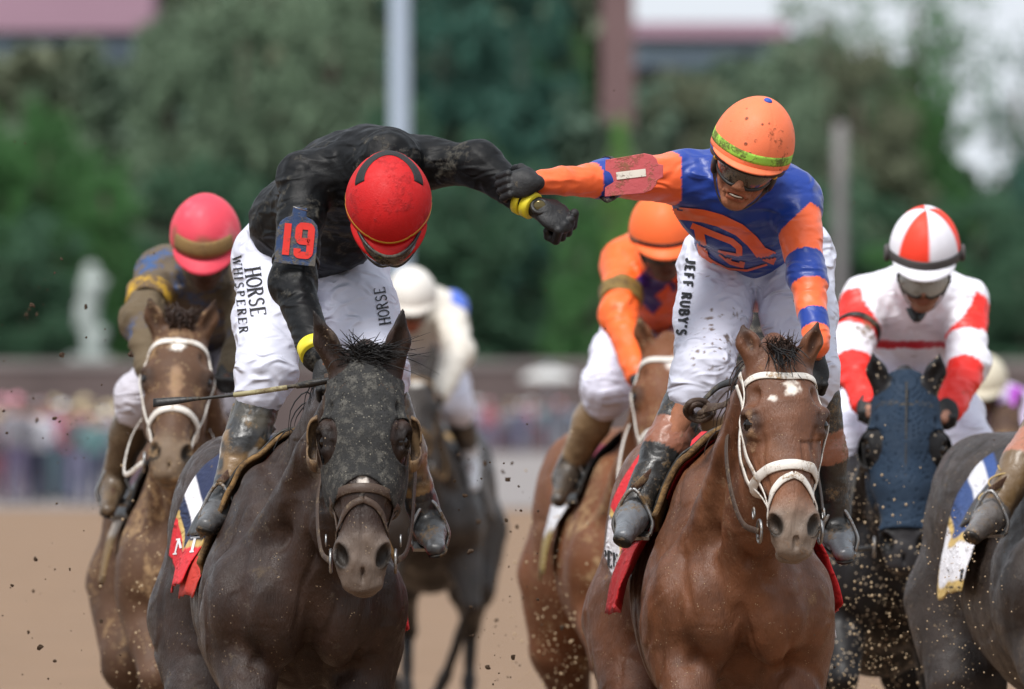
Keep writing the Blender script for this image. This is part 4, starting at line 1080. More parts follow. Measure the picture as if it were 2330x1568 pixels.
def bit_and_reins(hs, matl, hand, ringmat, rein_mid=None, knot=None):
    H = hs.Hd
    br = hs.root_bridle
    for g in (-1, 1):
        c = H(.525, g*.072, -.085)
        torus('bit_ring', c, .032, .0042, hs.s, ringmat, br)
        pts = [c, H(.46, g*.095, -.17), H(.30, g*.105, -.24), H(.12, g*.09, -.30), hand]
        strap('rein', None, pts, .018, .004, matl, br, n=30, nrm=V(g*.8, -.6, 0))
def bridle(hs, nose, cheek, label_m, noset=.395, browt=.075, fig8=True, wn=.028, wc=.018, brow=True, crownw=.022):
    b = hs.bvh; H = hs.Hd
    o = strap('bridle', b, [H(.08, -.11, -.05), H(.075, -.07, .01), H(.085, 0, .05), H(.075, .07, .01), H(.08, .11, -.05)], crownw, .004, cheek, hs.root, n=30)
    if not brow: pass
    hs.root_bridle = o
    ring = lambda t, ww, nn: [H(t+.02, ww*math.sin(a)*1.0, -.06+nn*math.cos(a)) for a in np.linspace(0, 2*math.pi, 24, endpoint=False)]
    strap('noseband', b, [H(noset+.018*math.cos(a)*-1, .10*math.sin(a), -.07+.11*math.cos(a)) for a in np.linspace(0, 2*math.pi, 22, endpoint=False)], wn, .005, nose, o, n=60, closed=True)
    if fig8:
        strap('noseband', b, [H(noset+.012, 0, .03), H(noset+.035, -.045, .02), H(noset+.085, -.075, -.05), H(noset+.13, -.07, -.10)], wn*.7, .005, nose, o, n=30)
        strap('noseband', b, [H(noset+.012, 0, .03), H(noset+.035, .045, .02), H(noset+.085, .075, -.05), H(noset+.13, .07, -.10)], wn*.7, .005, nose, o, n=30)
    for g in (-1, 1):
        strap('cheek_strap', b, [H(.02, g*.10, -.10), H(.10, g*.105, -.07), H(.22, g*.125, -.075), H(.34, g*.105, -.08), H(.44, g*.09, -.08), H(.52, g*.08, -.08)], wc, .004, cheek, o, n=40)
        strap('cheek_strap', b, [H(.05, g*.10, -.13), H(.2, g*.12, -.12), H(.36, g*.11, -.13), H(.5, g*.085, -.10)], wc*.9, .004, cheek, o, n=40)
        tube('buckle', [H(.47, g*.083, -.082)+hs.a*x+hs.n*y for x, y in ((-.012, -.01), (.012, -.01), (.012, .01), (-.012, .01))], [.003], M_STEEL, o, n=16, m=6, closed=True)
    return o
M_BRA = mat('muddy_brown_strap', C(66, 50, 40), rough=.55, bump=.6, mud=.35, mudcol=tuple(C(110, 94, 76)), mscale=30)
M_WS = mat('white_strap', C(214, 208, 200), rough=.5, bump=.4, mud=.30, mudcol=tuple(C(150, 118, 80)), mscale=24)
bridle(A, M_BRA, M_BRA, '', noset=.385, brow=False)
bridle(B, M_WS, M_WS, '', noset=.385, wn=.030)
bit_and_reins(A, M_BRA, P(745, 850, 31.9), M_STEEL)
bit_and_reins(B, M_BRA, P(1700, 900, 31.95), M_STEEL)

# forelocks
def lock(hs, n, spread, seed, r, m, dirs, L=(.06, .14), name='forelock'):
    rg = np.random.RandomState(seed); S_ = []
    for i in range(n):
        b = hs.Hd(rg.uniform(-.03, .02), rg.uniform(-.035, .035), .0); d = unit(dirs+rg.normal(size=3)*spread); l = rg.uniform(*L)
        e = unit(d*.5+rg.normal(size=3)*spread*1.3+V(.2, 0, -.2)); S_.append([b, b+d*l*.4, b+d*l*.7+e*l*.25, b+d*l*.8+e*l*.6])
    hs.hair(name, S_, m, r)
lock(A, 130, .22, 3, .0020, M_HAIR, V(.7, -.3, .35), (.03, .06)); lock(A, 16, .3, 9, .0013, M_HAIR, V(1, -.3, .25), (.10, .15)); lock(A, 60, .2, 12, .0018, M_HAIR, V(-.7, -.2, .5), (.04, .08))
lock(B, 170, .40, 5, .0014, M_HAIRB, V(0, -.5, .7), (.018, .036)); lock(B, 40, .2, 6, .002, M_HAIR, V(.05, -.9, -.35), (.05, .09))
for hs, m in ((A, M_HAIR), (B, M_HAIRB)):
    rg = np.random.RandomState(5); S_ = []
    for i in range(260):
        u = rg.uniform(0, .72); p = hs.B(-.45, 0, 1.60)*(1-u)+hs.Hd(.0, 0, -.10)*u+hs.sv*rg.uniform(-.02, .02)
        h_ = hs.bvh.ray_cast(Vector(p+V(0, 0, .3)), Vector((0, 0, -1)), .6)
        if h_[0] is None: continue
        p = np.array(h_[0]); sd = hs.sv*(1 if rg.rand() < .93 else -1)
        S_.append([p-V(0, 0, .01), p+sd*.03+V(0, 0, .015), p+sd*.07-V(0, 0, .03), p+sd*.08-V(0, 0, .10*rg.uniform(.6, 1.2))])
    hs.hair('mane', S_, m, .0022)
def tail(hs, m, sway=0):
    rg = np.random.RandomState(8); S_ = []
    b = hs.B(-1.93, 0, 1.42)
    for i in range(160):
        o_ = V(rg.uniform(-.03, .03), 0, rg.uniform(-.03, .03)); e = V(rg.uniform(-.09, .09)+sway, 0, 0)
        S_.append([b+o_, b+o_-hs.fw*.12+V(0, 0, .02), b-hs.fw*.32+e*.5+V(0, 0, -.18), b-hs.fw*.42+e+V(0, 0, -.55*rg.uniform(.7, 1.2))])
    hs.hair('tail', S_, m, .004)
tail(A, M_HAIR); tail(B, M_HAIR)

# saddle cloths and saddles
M_CLOTH = mat('race_cloth', None, rough=.7, namp=.08, nscale=30, bump=.6, bscale=120, mud=.16, mudcol=MUD, mscale=14, folds=.5, fscale=14)
M_PAD = mat('saddle_pad', C(128, 98, 58), rough=.75, bump=1, bscale=70, mud=.45, mudcol=tuple(C(86, 66, 44)), mscale=18)
RED, GOLD, WC, NAVY, PINK = C(205, 34, 44), C(190, 160, 95), C(222, 220, 225), C(30, 40, 72), C(220, 90, 110)
def band_cols(bands):
    def f(ff, ww):
        c = np.tile(bands[0][1], (len(ff), 1))
        for w0, col in bands: c = mixc(c, col, (np.abs(ww) >= w0)*1.0)
        return c
    return f
def ca(ff, ww):
    c = band_cols([(0, NAVY), (.27, WC), (.33, NAVY), (.375, GOLD), (.40, RED)])(ff, ww)
    return mixc(c, PINK, ((np.abs(ww) < .28)*(np.abs((ff+.98)-.25*(np.abs(ww)-.1)) < .025))*1.0)
oA, gA = A.drape('saddle_cloth', -.62, -1.30, -.51, .64, .014, M_CLOTH, ca, nf=54, nw=150, flare=.15, seed=1)
A.drape('saddle_cloth_lining', -.50, -.80, -.54, .54, .010, M_CLOTH, lambda f_, w_: np.tile(C(188, 52, 40), (len(f_), 1)), nf=20, nw=60, flare=.1, seed=2)
A.drape('saddle_pad', -.40, -.78, -.50, .50, .024, M_PAD, nf=22, nw=70, thick=.014, wav=.004, seed=3)
A.drape('saddle', -.46, -.90, -.40, .40, .042, M_BLEATHER, nf=24, nw=60, thick=.008, wav=.002, seed=4)
def cb(ff, ww): return band_cols([(0, RED), (.12, WC), (.15, RED), (.385, GOLD), (.405, WC)])(ff, ww)
oB, gB = B.drape('saddle_cloth', -.66, -1.36, -.53, .66, .014, M_CLOTH, cb, nf=56, nw=150, flare=.13, seed=5)
B.drape('saddle_cloth_lining', -.44, -.84, -.59, .59, .020, M_CLOTH, lambda f_, w_: np.tile(C(176, 24, 28), (len(f_), 1)), nf=20, nw=60, flare=.16, seed=6)
B.drape('saddle_pad', -.38, -.76, -.36, .36, .032, M_PAD, nf=22, nw=70, thick=.016, wav=.004, seed=7)
B.drape('saddle', -.44, -.90, -.42, .42, .050, M_BLEATHER, nf=24, nw=60, thick=.008, wav=.002, seed=8)
M_LET_W = mat('white_print', C(228, 226, 228), rough=.7, mud=.12, mudcol=MUD, mscale=20); M_LET_K = mat('black_print', C(20, 20, 24), rough=.7, namp=0)
def gbvh(g):
    n, m = g.shape[:2]; q = [(i*m+j, (i+1)*m+j, (i+1)*m+j+1, i*m+j+1) for i in range(n-1) for j in range(m-1)]
    return BVHTree.FromPolygons(g.reshape(-1, 3).tolist(), q)

# ------------------------------------------------------------ rider in black and red cap, front left
JA = dict(pel=P(705, 572, 32.95), waist=P(706, 500, 32.85), chest=P(800, 412, 32.55), neck=P(872, 372, 32.35), shL=P(694, 408, 32.42), elL=P(668, 645, 32.22), wrL=P(722, 810, 31.98),
          shR=P(962, 372, 32.42), elR=P(1088, 374, 32.32), wrR=P(1190, 448, 32.22), hipL=P(632, 592, 32.95), knL=P(606, 850, 32.6), anL=P(510, 1150, 32.5), toL=P(470, 1196, 32.32),
          hipR=P(782, 600, 32.95), knR=P(858, 830, 32.6), anR=P(970, 1180, 32.72), toR=P(992, 1248, 32.56), haL=P(752, 850, 31.9), haR=P(1265, 488, 32.16))
M_SHIRT_A = mat('black_silk', None, rough=.52, spec=.25, namp=.15, folds=.55, fscale=11, bump=.3, bscale=90, mud=.30, mudcol=tuple(C(78, 75, 68)), mscale=7)
M_BREECH = mat('white_breeches', None, rough=.6, namp=.03, folds=.9, fscale=11, bump=.15, bscale=100, mud=.045, mudcol=tuple(C(130, 110, 90)), mscale=22, sheen=.1)
KK = C(10, 11, 13); WB = C(206, 208, 224)
hcA = P(884, 470, 32.12); UA = V(.03, -.86, .50); FA = V(.02, -.5, -.86)
rA, sA, sbA, brA, bbA, frA = rider('rider in black silks and a red cap, head bowed and arm held out', JA, lambda v, bi, bt: np.tile(KK, (len(v), 1)), lambda v, bi, bt: np.tile(WB, (len(v), 1)),
    M_SHIRT_A, M_BREECH, hcA, UA, FA, h=.0058, rad=dict(waist=.130, chest=.138, sh=.072, el=.058, wr=.044, hip=.122, kn=.080, pel=.14), seed=3, foldS=.0042, foldB=.005, extra_shirt=lambda f: (f.cap(P(850, 380, 32.42), P(885, 362, 32.30), .115, .088, .04), f.cap(P(690, 560, 32.9), P(770, 520, 32.7), .11, .12, .05)))
M_CAPRED = mat('red_cap_cloth', None, rough=.62, namp=.06, nscale=20, bump=.35, bscale=240, mud=.20, mudcol=tuple(C(150, 14, 18)), mscale=6)
M_GOLD = mat('gold_piping', C(200, 150, 50), rough=.5)
M_ELAST = mat('black_elastic', C(28, 27, 28), rough=.7, bump=.5, bscale=200)
M_LENS = mat('goggle_lens', C(52, 44, 36), rough=.12, spec=.8, mud=.38, mudcol=tuple(C(104, 88, 66)), mscale=30, coat=.8)
M_LENSC = mat('clear_lens', C(150, 150, 150), rough=.1, spec=.7, coat=.5, mud=.2)
REDC = C(188, 6, 11)
hA, ptA, rimA, S_, F_, U_ = helmet(rA, P(884, 458, 32.10), UA, FA, lambda ph, u, p: np.tile(REDC, (len(ph), 1)), M_CAPRED, r=(.122, .146, .135), band=[(M_GOLD, .90, .93, 1.012, None)], peakcol=REDC, button=None, peaklen=.045)
# elastic band across the back of the crown
bd = [[ptA(math.radians(43+8*u)+0.0*ph, ph, 1.016+.002*abs(u)) for u in np.linspace(-1, 1, 5)] for ph in np.linspace(math.radians(180), math.radians(360), 50)]
grid_mesh('helmet_band', bd, M_ELAST, hA, .003)
gA_, qA = goggles(rA, hcA, S_, F_, U_, M_LENS, M_BLEATHER, up=-.004, w=68, rr=(.100, .182), h=.030)

# number badge on the arm
def plate(name, outline, d, matl, parent, thick=.005, bend=None):
    v = [P(x, y, d if bend is None else bend(x, y)) for x, y in outline]; n = len(v); nb = [p+V(0, thick, 0) for p in v]
    f = [tuple(range(n)), tuple(range(2*n-1, n-1, -1))]+[(i, i+n, (i+1) % n+n, (i+1) % n) for i in range(n)]
    o = mesh_obj(name, v+nb, f, matl, parent, smooth=False)
    m = o.modifiers.new('edge', 'BEVEL'); m.width = .0015; m.segments = 2
    return o, bvh_of(np.array(v), np.array([[0, i, i+1, i+1] for i in range(1, n-1)])) if False else BVHTree.FromPolygons([tuple(p) for p in v], [tuple(range(n))])
M_NAVYV = mat('navy_vinyl', C(44, 66, 104), rough=.45, mud=.5, mudcol=tuple(C(96, 92, 84)), mscale=22, bump=.4)
M_REDV = mat('red_number', C(214, 52, 44), rough=.5, mud=.22, mudcol=tuple(C(110, 84, 70)), mscale=30)
tl = lambda x, y: (676+(x)*1.0+(y)*-.10, 540+y+x*.10)
ol = [tl(-46, 62), tl(-46, -16), tl(-41, -32), tl(-30, -42), tl(-17, -48), tl(-15, -68), tl(16, -68), tl(17, -48), tl(32, -42), tl(43, -30), tl(47, -14), tl(47, 62)]
bdg, bvb = plate('number_badge', ol, 32.14, M_NAVYV, rA)
word('number', '19', tl(-38, 42), (1, .10), (.10, -1), 72, bvb, M_REDV, bdg, T=.22, t=.2, serif=False, gap=.02, asp=.86, lift=-.0025)
armring('badge_band', sbA, JA['shL'], JA['elL'], .80, .055, .016, .004, M_BLEATHER, bdg)
tube('pin', [P(667, 470, 32.12), P(682, 476, 32.12), P(700, 480, 32.14)], [.002], M_STEEL, bdg, n=12, m=6)
# hands
def hand(parent, wrist, d, n, s, h=.0032, matl=M_GLOVE, **k):
    f = Field(); glove(f, wrist, d, n, s, **k); v, q = f.build(h); return mesh_obj('glove', v, q, matl, parent)
hand(rA, P(1222, 472, 32.2), V(.78, -.25, -.42), V(.25, -.75, .62), V(-.3, .5, .5), curl=(80, 85, 60), thumb=88, k=1.25, spread=0)
hand(rA, P(735, 832, 31.95), V(.25, -.5, -.8), V(0, -.75, .4), V(1, 0, 0), curl=(60, 70, 50))
M_YEL = mat('yellow_wristband', C(220, 205, 50), rough=.5, mud=.12, bump=.3)
ax = unit(JA['haR']-JA['wrR'])
for p_, l_, r_ in ((P(1188, 456, 32.21), .020, .043), (P(1206, 466, 32.20), .026, .040)):
    tube('wristband', [p_-ax*l_*.5, p_-ax*l_*.45, p_+ax*l_*.45, p_+ax*l_*.5], [r_-.004, r_, r_, r_-.004], M_YEL, rA, n=4, m=28, spline=False)
ax = unit(JA['wrL']-JA['elL']); p_ = P(716, 797, 31.98); tube('wristband', [p_-ax*.02, p_-ax*.018, p_+ax*.018, p_+ax*.02], [.044, .048, .047, .043], M_YEL, rA, n=4, m=28, spline=False)
wt = torus('watch', P(1228, 470, 32.17), .022, .007, V(.1, -.8, .5), M_BLEATHER, rA, n=24); blob('watch_face', P(1228, 470, 32.165), V(.018, .005, .018), mat('watch_glass', C(90, 80, 50), rough=.2, metal=.5), wt)
# boots
def ba(v, fr):
    c = np.tile(C(44, 44, 44), (len(v), 1)); c = mixc(c, C(126, 98, 62), (fr > .22)*(fr < .62)*sstep(-.25, .1, fbm(v, 14, 4, 3))*.9+0*fr); c = mixc(c, C(84, 78, 66), (fr >= .62)*sstep(-.1, .3, fbm(v, 10, 6, 3))*.8)
    c = mixc(c, C(205, 200, 195), (fr > .25)*(fr < .52)*(sstep(.25, .45, fbm(v, 11, 9, 3)))*.8); return mixc(c, C(96, 96, 98), (fr < -.02)*.5)
M_BOOT = mat('riding_boot', None, rough=.35, spec=.6, bump=.6, bscale=60, mud=.3, mudcol=tuple(C(112, 90, 62)), mscale=16, coat=.2)
boot(rA, P(592, 905, 32.6), JA['anL'], JA['toL'], M_BOOT, (.064, .046), .006, col=ba); boot(rA, P(880, 900, 32.62), JA['anR'], JA['toR'], M_BOOT, (.062, .045), .007, col=ba)
fbx = Field(); fbx.cap(P(590, 905, 32.6), P(548, 1030, 32.66), .069, .062, .02)
def cutb(G, X, Y, Z):
    a, b = P(588, 945, 32.62), P(535, 1040, 32.66); ax = unit(b-a); tt = (X-a[0])*ax[0]+(Y-a[1])*ax[1]+(Z-a[2])*ax[2]
    return np.maximum(G, np.maximum(-tt, tt-np.linalg.norm(b-a)))
v, q = fbx.build(.006, post=cutb); mesh_obj('boot_guard', v, q, M_BOOT, rA, C(70, 66, 58))
stirrup(A.root, JA['anL'], JA['toL'], JA['knL']*.6+JA['anL']*.4+V(.07, .06, 0), M_STEEL); stirrup(A.root, JA['anR'], JA['toR'], JA['knR']*.6+JA['anR']*.4+V(-.07, .06, 0), M_STEEL)
# words on the breeches
word('lettering', 'HORSE', (557, 612), (.13, 1), (1, -.13), 36, bbA, M_LET_K, brA, T=.13, t=.06, gap=.04, asp=.82, lift=.003)
word('lettering', 'WHISPERER', (530, 584), (.09, 1), (1, -.09), 20, bbA, M_LET_K, brA, T=.17, t=.08, gap=.26, asp=1.05, curve=lambda x: (0, 0))
word('lettering', 'HORSE', (889, 738), (-.17, -1), (-1, .17), 26, bbA, M_LET_K, brA, T=.14, t=.07, gap=.05, asp=.88, lift=.003)
# riding crop in the left rider's hand, lying across to the left
cr = root_of('riding_crop', P(735, 870, 31.7), 'black riding crop with a cream wound grip held level by the rider in black', 'riding crop')
ca_, cz = P(352, 918, 31.85), P(745, 866, 31.72)
cpt = lambda u: ca_*(1-u)+cz*u+V(0, 0, -.006*math.sin(u*3.1))
tube('shaft', [cpt(.0), cpt(.5), cpt(1)], [.0035, .005, .006], M_BLEATHER, cr, n=20)
strap('flap', None, [cpt(-.01), cpt(.12), cpt(.26)], [.026, .022, .010], .008, M_BLEATHER, cr, n=12, nrm=V(.1, -.9, .3))
tube('grip', [cpt(.46+.31*i/60) for i in range(61)], [.0065 if i % 2 else .0082 for i in range(61)], mat('cream_cord', C(150, 142, 108), rough=.7, mud=.4), cr, n=61, m=8, spline=False)
tube('handle', [cpt(.82), cpt(.9), cpt(1.04)], [.008, .011, .009], M_BLEATHER, cr, n=12)

# ------------------------------------------------------------ rider in orange and blue, front right
JB = dict(pel=P(1722, 600, 33.0), waist=P(1702, 545, 32.9), chest=P(1690, 455, 32.62), neck=P(1700, 405, 32.42), shL=P(1560, 405, 32.5), elL=P(1378, 409, 32.36), wrL=P(1236, 414, 32.24),
          shR=P(1808, 452, 32.5), elR=P(1838, 632, 32.3), wrR=P(1860, 785, 32.15), hipL=P(1640, 608, 33.0), knL=P(1598, 850, 32.6), anL=P(1447, 1160, 32.45), toL=P(1420, 1222, 32.25),
          hipR=P(1800, 590, 33.0), knR=P(1840, 850, 32.62), anR=P(1900, 1190, 32.75), toR=P(1922, 1262, 32.6), haL=P(1215, 414, 32.22), haR=P(1856, 835, 32.2))
BL, OR = C(28, 58, 140), C(240, 104, 56)
def colB(v, bi, bt):
    c = np.tile(BL, (len(v), 1))
    o = ((bi == 1) & (bt > .16) & (bt < .88)) | ((bi == 2) & (bt > .18)); c[o] = OR
    edge = bt+.35*0
    o = ((bi == 3) & (bt > .24) & (bt < .78)) | ((bi == 4) & (bt > .14) & (bt < .56)) | ((bi == 4) & (bt > .80)); c[o] = OR
    return c
M_SHIRT_B = mat('satin_silk', None, rough=.40, spec=.4, namp=.10, folds=.6, fscale=10, bump=.2, bscale=90, mud=.07, mudcol=tuple(C(110, 80, 60)), mscale=12, sheen=.2)
def wbmud(v, bi, bt):
    c = np.tile(WB, (len(v), 1)); p = P(1640, 790, 32.6); d = np.hypot((v[:, 0]-p[0])/.055, (v[:, 2]-p[2])/.09)
    return mixc(c, C(112, 92, 78), sstep(.10, .30, vnoise(v, 95, 5)*.7+vnoise(v, 40, 8)*.4-d*.26)*.9)
hcB = P(1702, 362, 32.2); UB = V(.30, -.42, .88); FB = V(-.14, -.86, -.40)
rB, sB, sbB, brB, bbB, frB = rider('rider in blue and orange silks with an orange helmet, reaching an arm to the left', JB, colB, wbmud,
    M_SHIRT_B, M_BREECH, hcB, UB, FB, h=.0058, rad=dict(waist=.105, chest=.15, sh=.072, el=.047, wr=.036, hip=.118, kn=.080, pel=.13), smile=True, skin=C(150, 98, 72), seed=31, hface=.0032, foldS=.0042, foldB=.0045, hk=1.02, flatS=1.3)
ORH = C(240, 122, 80); LIME = C(150, 200, 70)
M_HB = mat('orange_cap_cloth', None, rough=.6, namp=.05, nscale=18, bump=.25, bscale=240, mud=.16, mudcol=tuple(C(150, 76, 44)), mscale=13, speck=.3, speckcol=tuple(C(120, 62, 38)), sscale=45)
M_LIME = mat('lime_band', C(150, 200, 70), rough=.6, mud=.45, mudcol=tuple(C(92, 96, 44)), mscale=22, bump=.4)
M_BLUEC = mat('blue_cloth', C(44, 80, 170), rough=.6)
hB, ptB, rimB, S_, F_, U_ = helmet(rB, P(1711, 335, 32.2), UB, FB, lambda ph, u, p: np.tile(ORH, (len(ph), 1)), M_HB, r=(.118, .140, .150), button=M_BLUEC, band=[(M_LIME, .82, .93, 1.010, None), (M_BLUEC, 1.0, 1.025, 1.0, None), (M_BLEATHER, 1.02, 1.10, .985, None)], peakcol=ORH, peaklen=.018)
gB_, qB = goggles(rB, hcB, S_, F_, U_, M_LENS, M_BLEATHER, up=-.008, w=74, rr=(.080, .112), h=.038)
for g in (-1, 1):
    a = math.radians(66*g); blob('goggle_stud', qB(66*g, .2, .008), V(.009, .009, .009), M_GOLD, gB_)
strap('chin_strap', None, [hcB+S_*g*x+F_*y+U_*z for g, x, y, z in ((1, .088, 0, -.01), (1, .076, .012, -.07), (1, .045, .045, -.118), (1, 0, .062, -.135), (-1, .045, .045, -.118), (-1, .076, .012, -.07), (-1, .088, 0, -.01))], .018, .004, M_BLEATHER, hB, n=40, nrm=-U_*.6+F_*.5)
for g in (-1, 1):
    blob('ear_pad', hcB+S_*g*.082-U_*.035-F_*.01, V(.016, .04, .045), M_BLEATHER, hB, R=np.array([S_, F_, U_]))
# orange arc and letter sewn to the chest
M_ORP = mat('orange_applique', OR, rough=.4, namp=.06, folds=.5, fscale=10)
decal('chest_arc', [([(1512, 487), (1540, 484), (1567, 486), (1600, 490), (1640, 501), (1683, 522), (1712, 548), (1732, 574), (1765, 588)], 29)], sbB, M_ORP, sB, .003)
decal('chest_letter', [([(1590, 516), (1604, 588)], 21), ([(1575, 512), (1630, 534), (1666, 548), (1682, 562), (1682, 580)], 14), ([(1602, 562), (1640, 574), (1682, 582)], 11), ([(1640, 574), (1664, 594), (1694, 602)], 14), ([(1588, 584), (1622, 594)], 8)], sbB, M_ORP, sB, .003)
decal('hem_band', [([(1592, 566), (1620, 592), (1655, 610), (1700, 614), (1745, 600)], 5)], sbB, M_ORP, sB, .003)
# red badge on the stretched arm
M_REDB = mat('faded_red_vinyl', C(186, 84, 88), rough=.5, mud=.45, mudcol=tuple(C(142, 92, 70)), mscale=18, bump=.5)
tb = lambda x, y: (1440+x*.985-y*.02+y*-.05*0, 396+y-.12*x)
ob = [tb(-64, -40), tb(26, -44), tb(44, -38), tb(54, -28), tb(58, -16), tb(70, -12), tb(70, 16), tb(58, 20), tb(54, 32), tb(44, 42), tb(26, 47), tb(-64, 44)]
bb_, bvbb = plate('number_badge', ob, 32.30, M_REDB, rB)
decal('label', [([tb(-38, 0), tb(30, 0)], 17)], bvbb, mat('white_tape', C(214, 208, 196), rough=.6, mud=.3, mudcol=MUD, mscale=40), bb_, -.002)
armring('badge_band', sbB, JB['shL'], JB['elL'], .97, .046, .016, .004, M_BLEATHER, bb_)
strap('badge_strap', None, [P(1366, 447, 32.33), P(1382, 458, 32.3), P(1396, 448, 32.33)], .012, .005, M_BLEATHER, bb_, n=12, nrm=V(0, -1, 0))
hand(rB, P(1222, 416, 32.18), V(-.93, -.10, -.06), V(-.10, -.92, .25), V(.05, .1, 1), curl=(42, 52, 45), k=1.02, wl=.0, thumb=60, spread=.03)
hand(rB, P(1858, 815, 32.2), V(-.1, -.4, -.9), V(.2, -.8, .3), V(-1, 0, 0), curl=(60, 70, 50))
def bb2(v, fr):
    c = np.tile(C(34, 33, 32), (len(v), 1)); return mixc(mixc(c, C(140, 88, 66), (fr > .50)*(fr < .74)*1.0), C(150, 156, 165), (fr < -.0)*.35)
boot(rB, P(1566, 905, 32.62), JB['anL'], JB['toL'], M_BOOT, (.064, .046), .006, col=bb2); boot(rB, P(1862, 900, 32.64), JB['anR'], JB['toR'], M_BOOT, (.062, .045), .007, col=bb2)
M_STITCH = mat('gold_stitching', C(176, 150, 96), rough=.6)
stirrup(B.root, JB['anL'], JB['toL'], JB['knL']*.6+JB['anL']*.4+V(.07, .06, 0), M_STEEL); stirrup(B.root, JB['anR'], JB['toR'], JB['knR']*.6+JB['anR']*.4+V(-.07, .06, 0), M_STEEL)
word('lettering', "JEFF RUBY'S", (1563, 588), (-.13, 1), (1, .10), 22, bbB, M_LET_K, brB, T=.26, t=.2, serif=False, gap=.14, asp=.98, lift=.003)
# words on the cloths
bvA, bvB2 = gbvh(gA), gbvh(gB)
word('lettering', 'NT', (396, 1262), (1, -.1), (.25, -1), 36, bvA, M_LET_W, oA, T=.16, t=.10, gap=.1, lift=.004)
word('lettering', 'REN', (1373, 1284), (1, .45), (0, -1), 38, bvB2, M_LET_K, oB, T=.14, t=.08, gap=.05, asp=.42, lift=.004)

kn = [P(1590+r_*34*math.cos(a), 932+r_*26*math.sin(a), 32.22-.02*math.sin(2*a)) for a, r_ in zip(np.linspace(0, 14, 46), np.linspace(1, .35, 46))]
ko = tube('rein_knot', kn, [.010], M_BRA, B.root, n=90, m=7)
strap('rein', None, [P(1606, 930, 32.2), P(1640, 925, 32.12), P(1668, 910, 32.05), P(1700, 880, 32.0)], [.034, .02, .024, .02], .008, M_BRA, ko, n=16, nrm=V(0, -1, .3))
strap('rein', None, [P(1600, 915, 32.3), P(1640, 880, 32.25), P(1690, 870, 32.2)], [.02, .03, .03], .01, M_BLEATHER, ko, n=16, nrm=V(0, -.7, .7))

# ------------------------------------------------------------ the field behind: horses and riders
M_COAT_C = mat('muddy_bay_coat', None, rough=.6, spec=.3, namp=.2, nscale=6, bump=.5, bscale=30, mud=.35, mudcol=tuple(C(150, 122, 90)), mscale=5, speck=.5, speckcol=tuple(C(140, 118, 90)), sscale=75)
M_COAT_K = mat('black_coat', None, rough=.5, spec=.3, namp=.2, nscale=6, bump=.5, bscale=30, speck=.9, speckcol=tuple(C(190, 172, 150)), sscale=60)
def simple_bridle(hs, matl, nose=None, crown=True):
    H = hs.Hd; b = hs.bvh
    o = strap('bridle', b, [H(.09, -.11, -.05), H(.075, -.07, .01), H(.085, 0, .05), H(.075, .07, .01), H(.09, .11, -.05)], .024, .005, matl, hs.root, n=24)
    strap('noseband', b, [H(.40+.018*math.cos(a)*-1, .10*math.sin(a), -.07+.11*math.cos(a)) for a in np.linspace(0, 2*math.pi, 18, endpoint=False)], .024, .006, nose or matl, o, n=40, closed=True)
    for g in (-1, 1):
        strap('cheek_strap', b, [H(.09, g*.11, -.05), H(.22, g*.125, -.075), H(.36, g*.105, -.08), H(.5, g*.08, -.085)], .020, .005, matl, o, n=24)
        torus('bit_ring', H(.525, g*.074, -.085), .032, .005, hs.s, M_STEEL, o)
        strap('rein', None, [H(.525, g*.074, -.085), H(.46, g*.13, -.24), H(.25, g*.12, -.38)+V(0, 0, .05), H(.1, g*.08, -.5)+V(0, 0, .1)], .018, .005, matl, o, n=20, nrm=V(g*.8, -.6, 0))
    hs.root_bridle = o
def prop(label, hs_args): return Horse(label, **hs_args)
X_ = lambda px, d: (px-1165)*d/F
bg = dict(h=.018, hf=.009, relief=1.0)
# pink capped rider's horse
Cc = Horse('brown racehorse with a round white star, behind the dark bay at the left', X_(462, 38), 38, math.radians(3.4), P(412, 742, 37.5), P(385, 1068, 37.1), V(1, .05, -.02),
    coat_bay(C(84, 60, 44), C(46, 33, 26), C(112, 94, 76), star=[(.10, -.005, .026, .022, C(240, 235, 225), 1), (.27, 0, .06, .020, C(160, 128, 98), .6)]), None, ears=[P(338, 672, 37.5), P(492, 678, 37.5)], coatmat=M_COAT_C, **bg)
simple_bridle(Cc, M_WS); lock(Cc, 80, .4, 3, .004, M_HAIRB, V(0, -.3, 1), (.03, .06)); tail(Cc, M_HAIRB)
Cc.drape('saddle_cloth', -.6, -1.2, -.60, .60, .014, M_CLOTH, band_cols([(0, C(80, 60, 70)), (.3, C(150, 140, 130)), (.45, C(120, 96, 60))]), nf=16, nw=50, flare=.10, seed=21)
Cc.drape('saddle', -.44, -.9, -.40, .40, .03, M_BLEATHER, nf=12, nw=30, thick=.012, seed=22)
# orange rider's horse
Dd = Horse('chestnut racehorse with a white browband, half hidden behind the bright bay', X_(1480, 40), 40, math.radians(4.2), P(1520, 780, 39.4), P(1500, 1120, 39.1), V(1, 0, 0),
    coat_bay(C(104, 64, 40), C(54, 36, 27), C(120, 92, 70), star=[(.10, .03, .03, .03, C(235, 230, 225), 1)]), None, ears=[P(1452, 715, 39.4), P(1585, 715, 39.4)], coatmat=M_COAT_C,
    legs=dict(hl=[(-1.70, -.16, 1.05), (-1.75, -.18, .80), (-2.0, -.10, .45), (-1.9, .0, .2), (-1.85, .02, .1)]), **bg)
simple_bridle(Dd, M_WS); tail(Dd, M_HAIR)
Dd.drape('saddle_cloth', -.66, -1.2, -.60, .60, .014, M_CLOTH, band_cols([(0, C(120, 40, 60)), (.2, C(200, 200, 205)), (.44, C(130, 110, 60))]), nf=16, nw=50, flare=.10, seed=23)
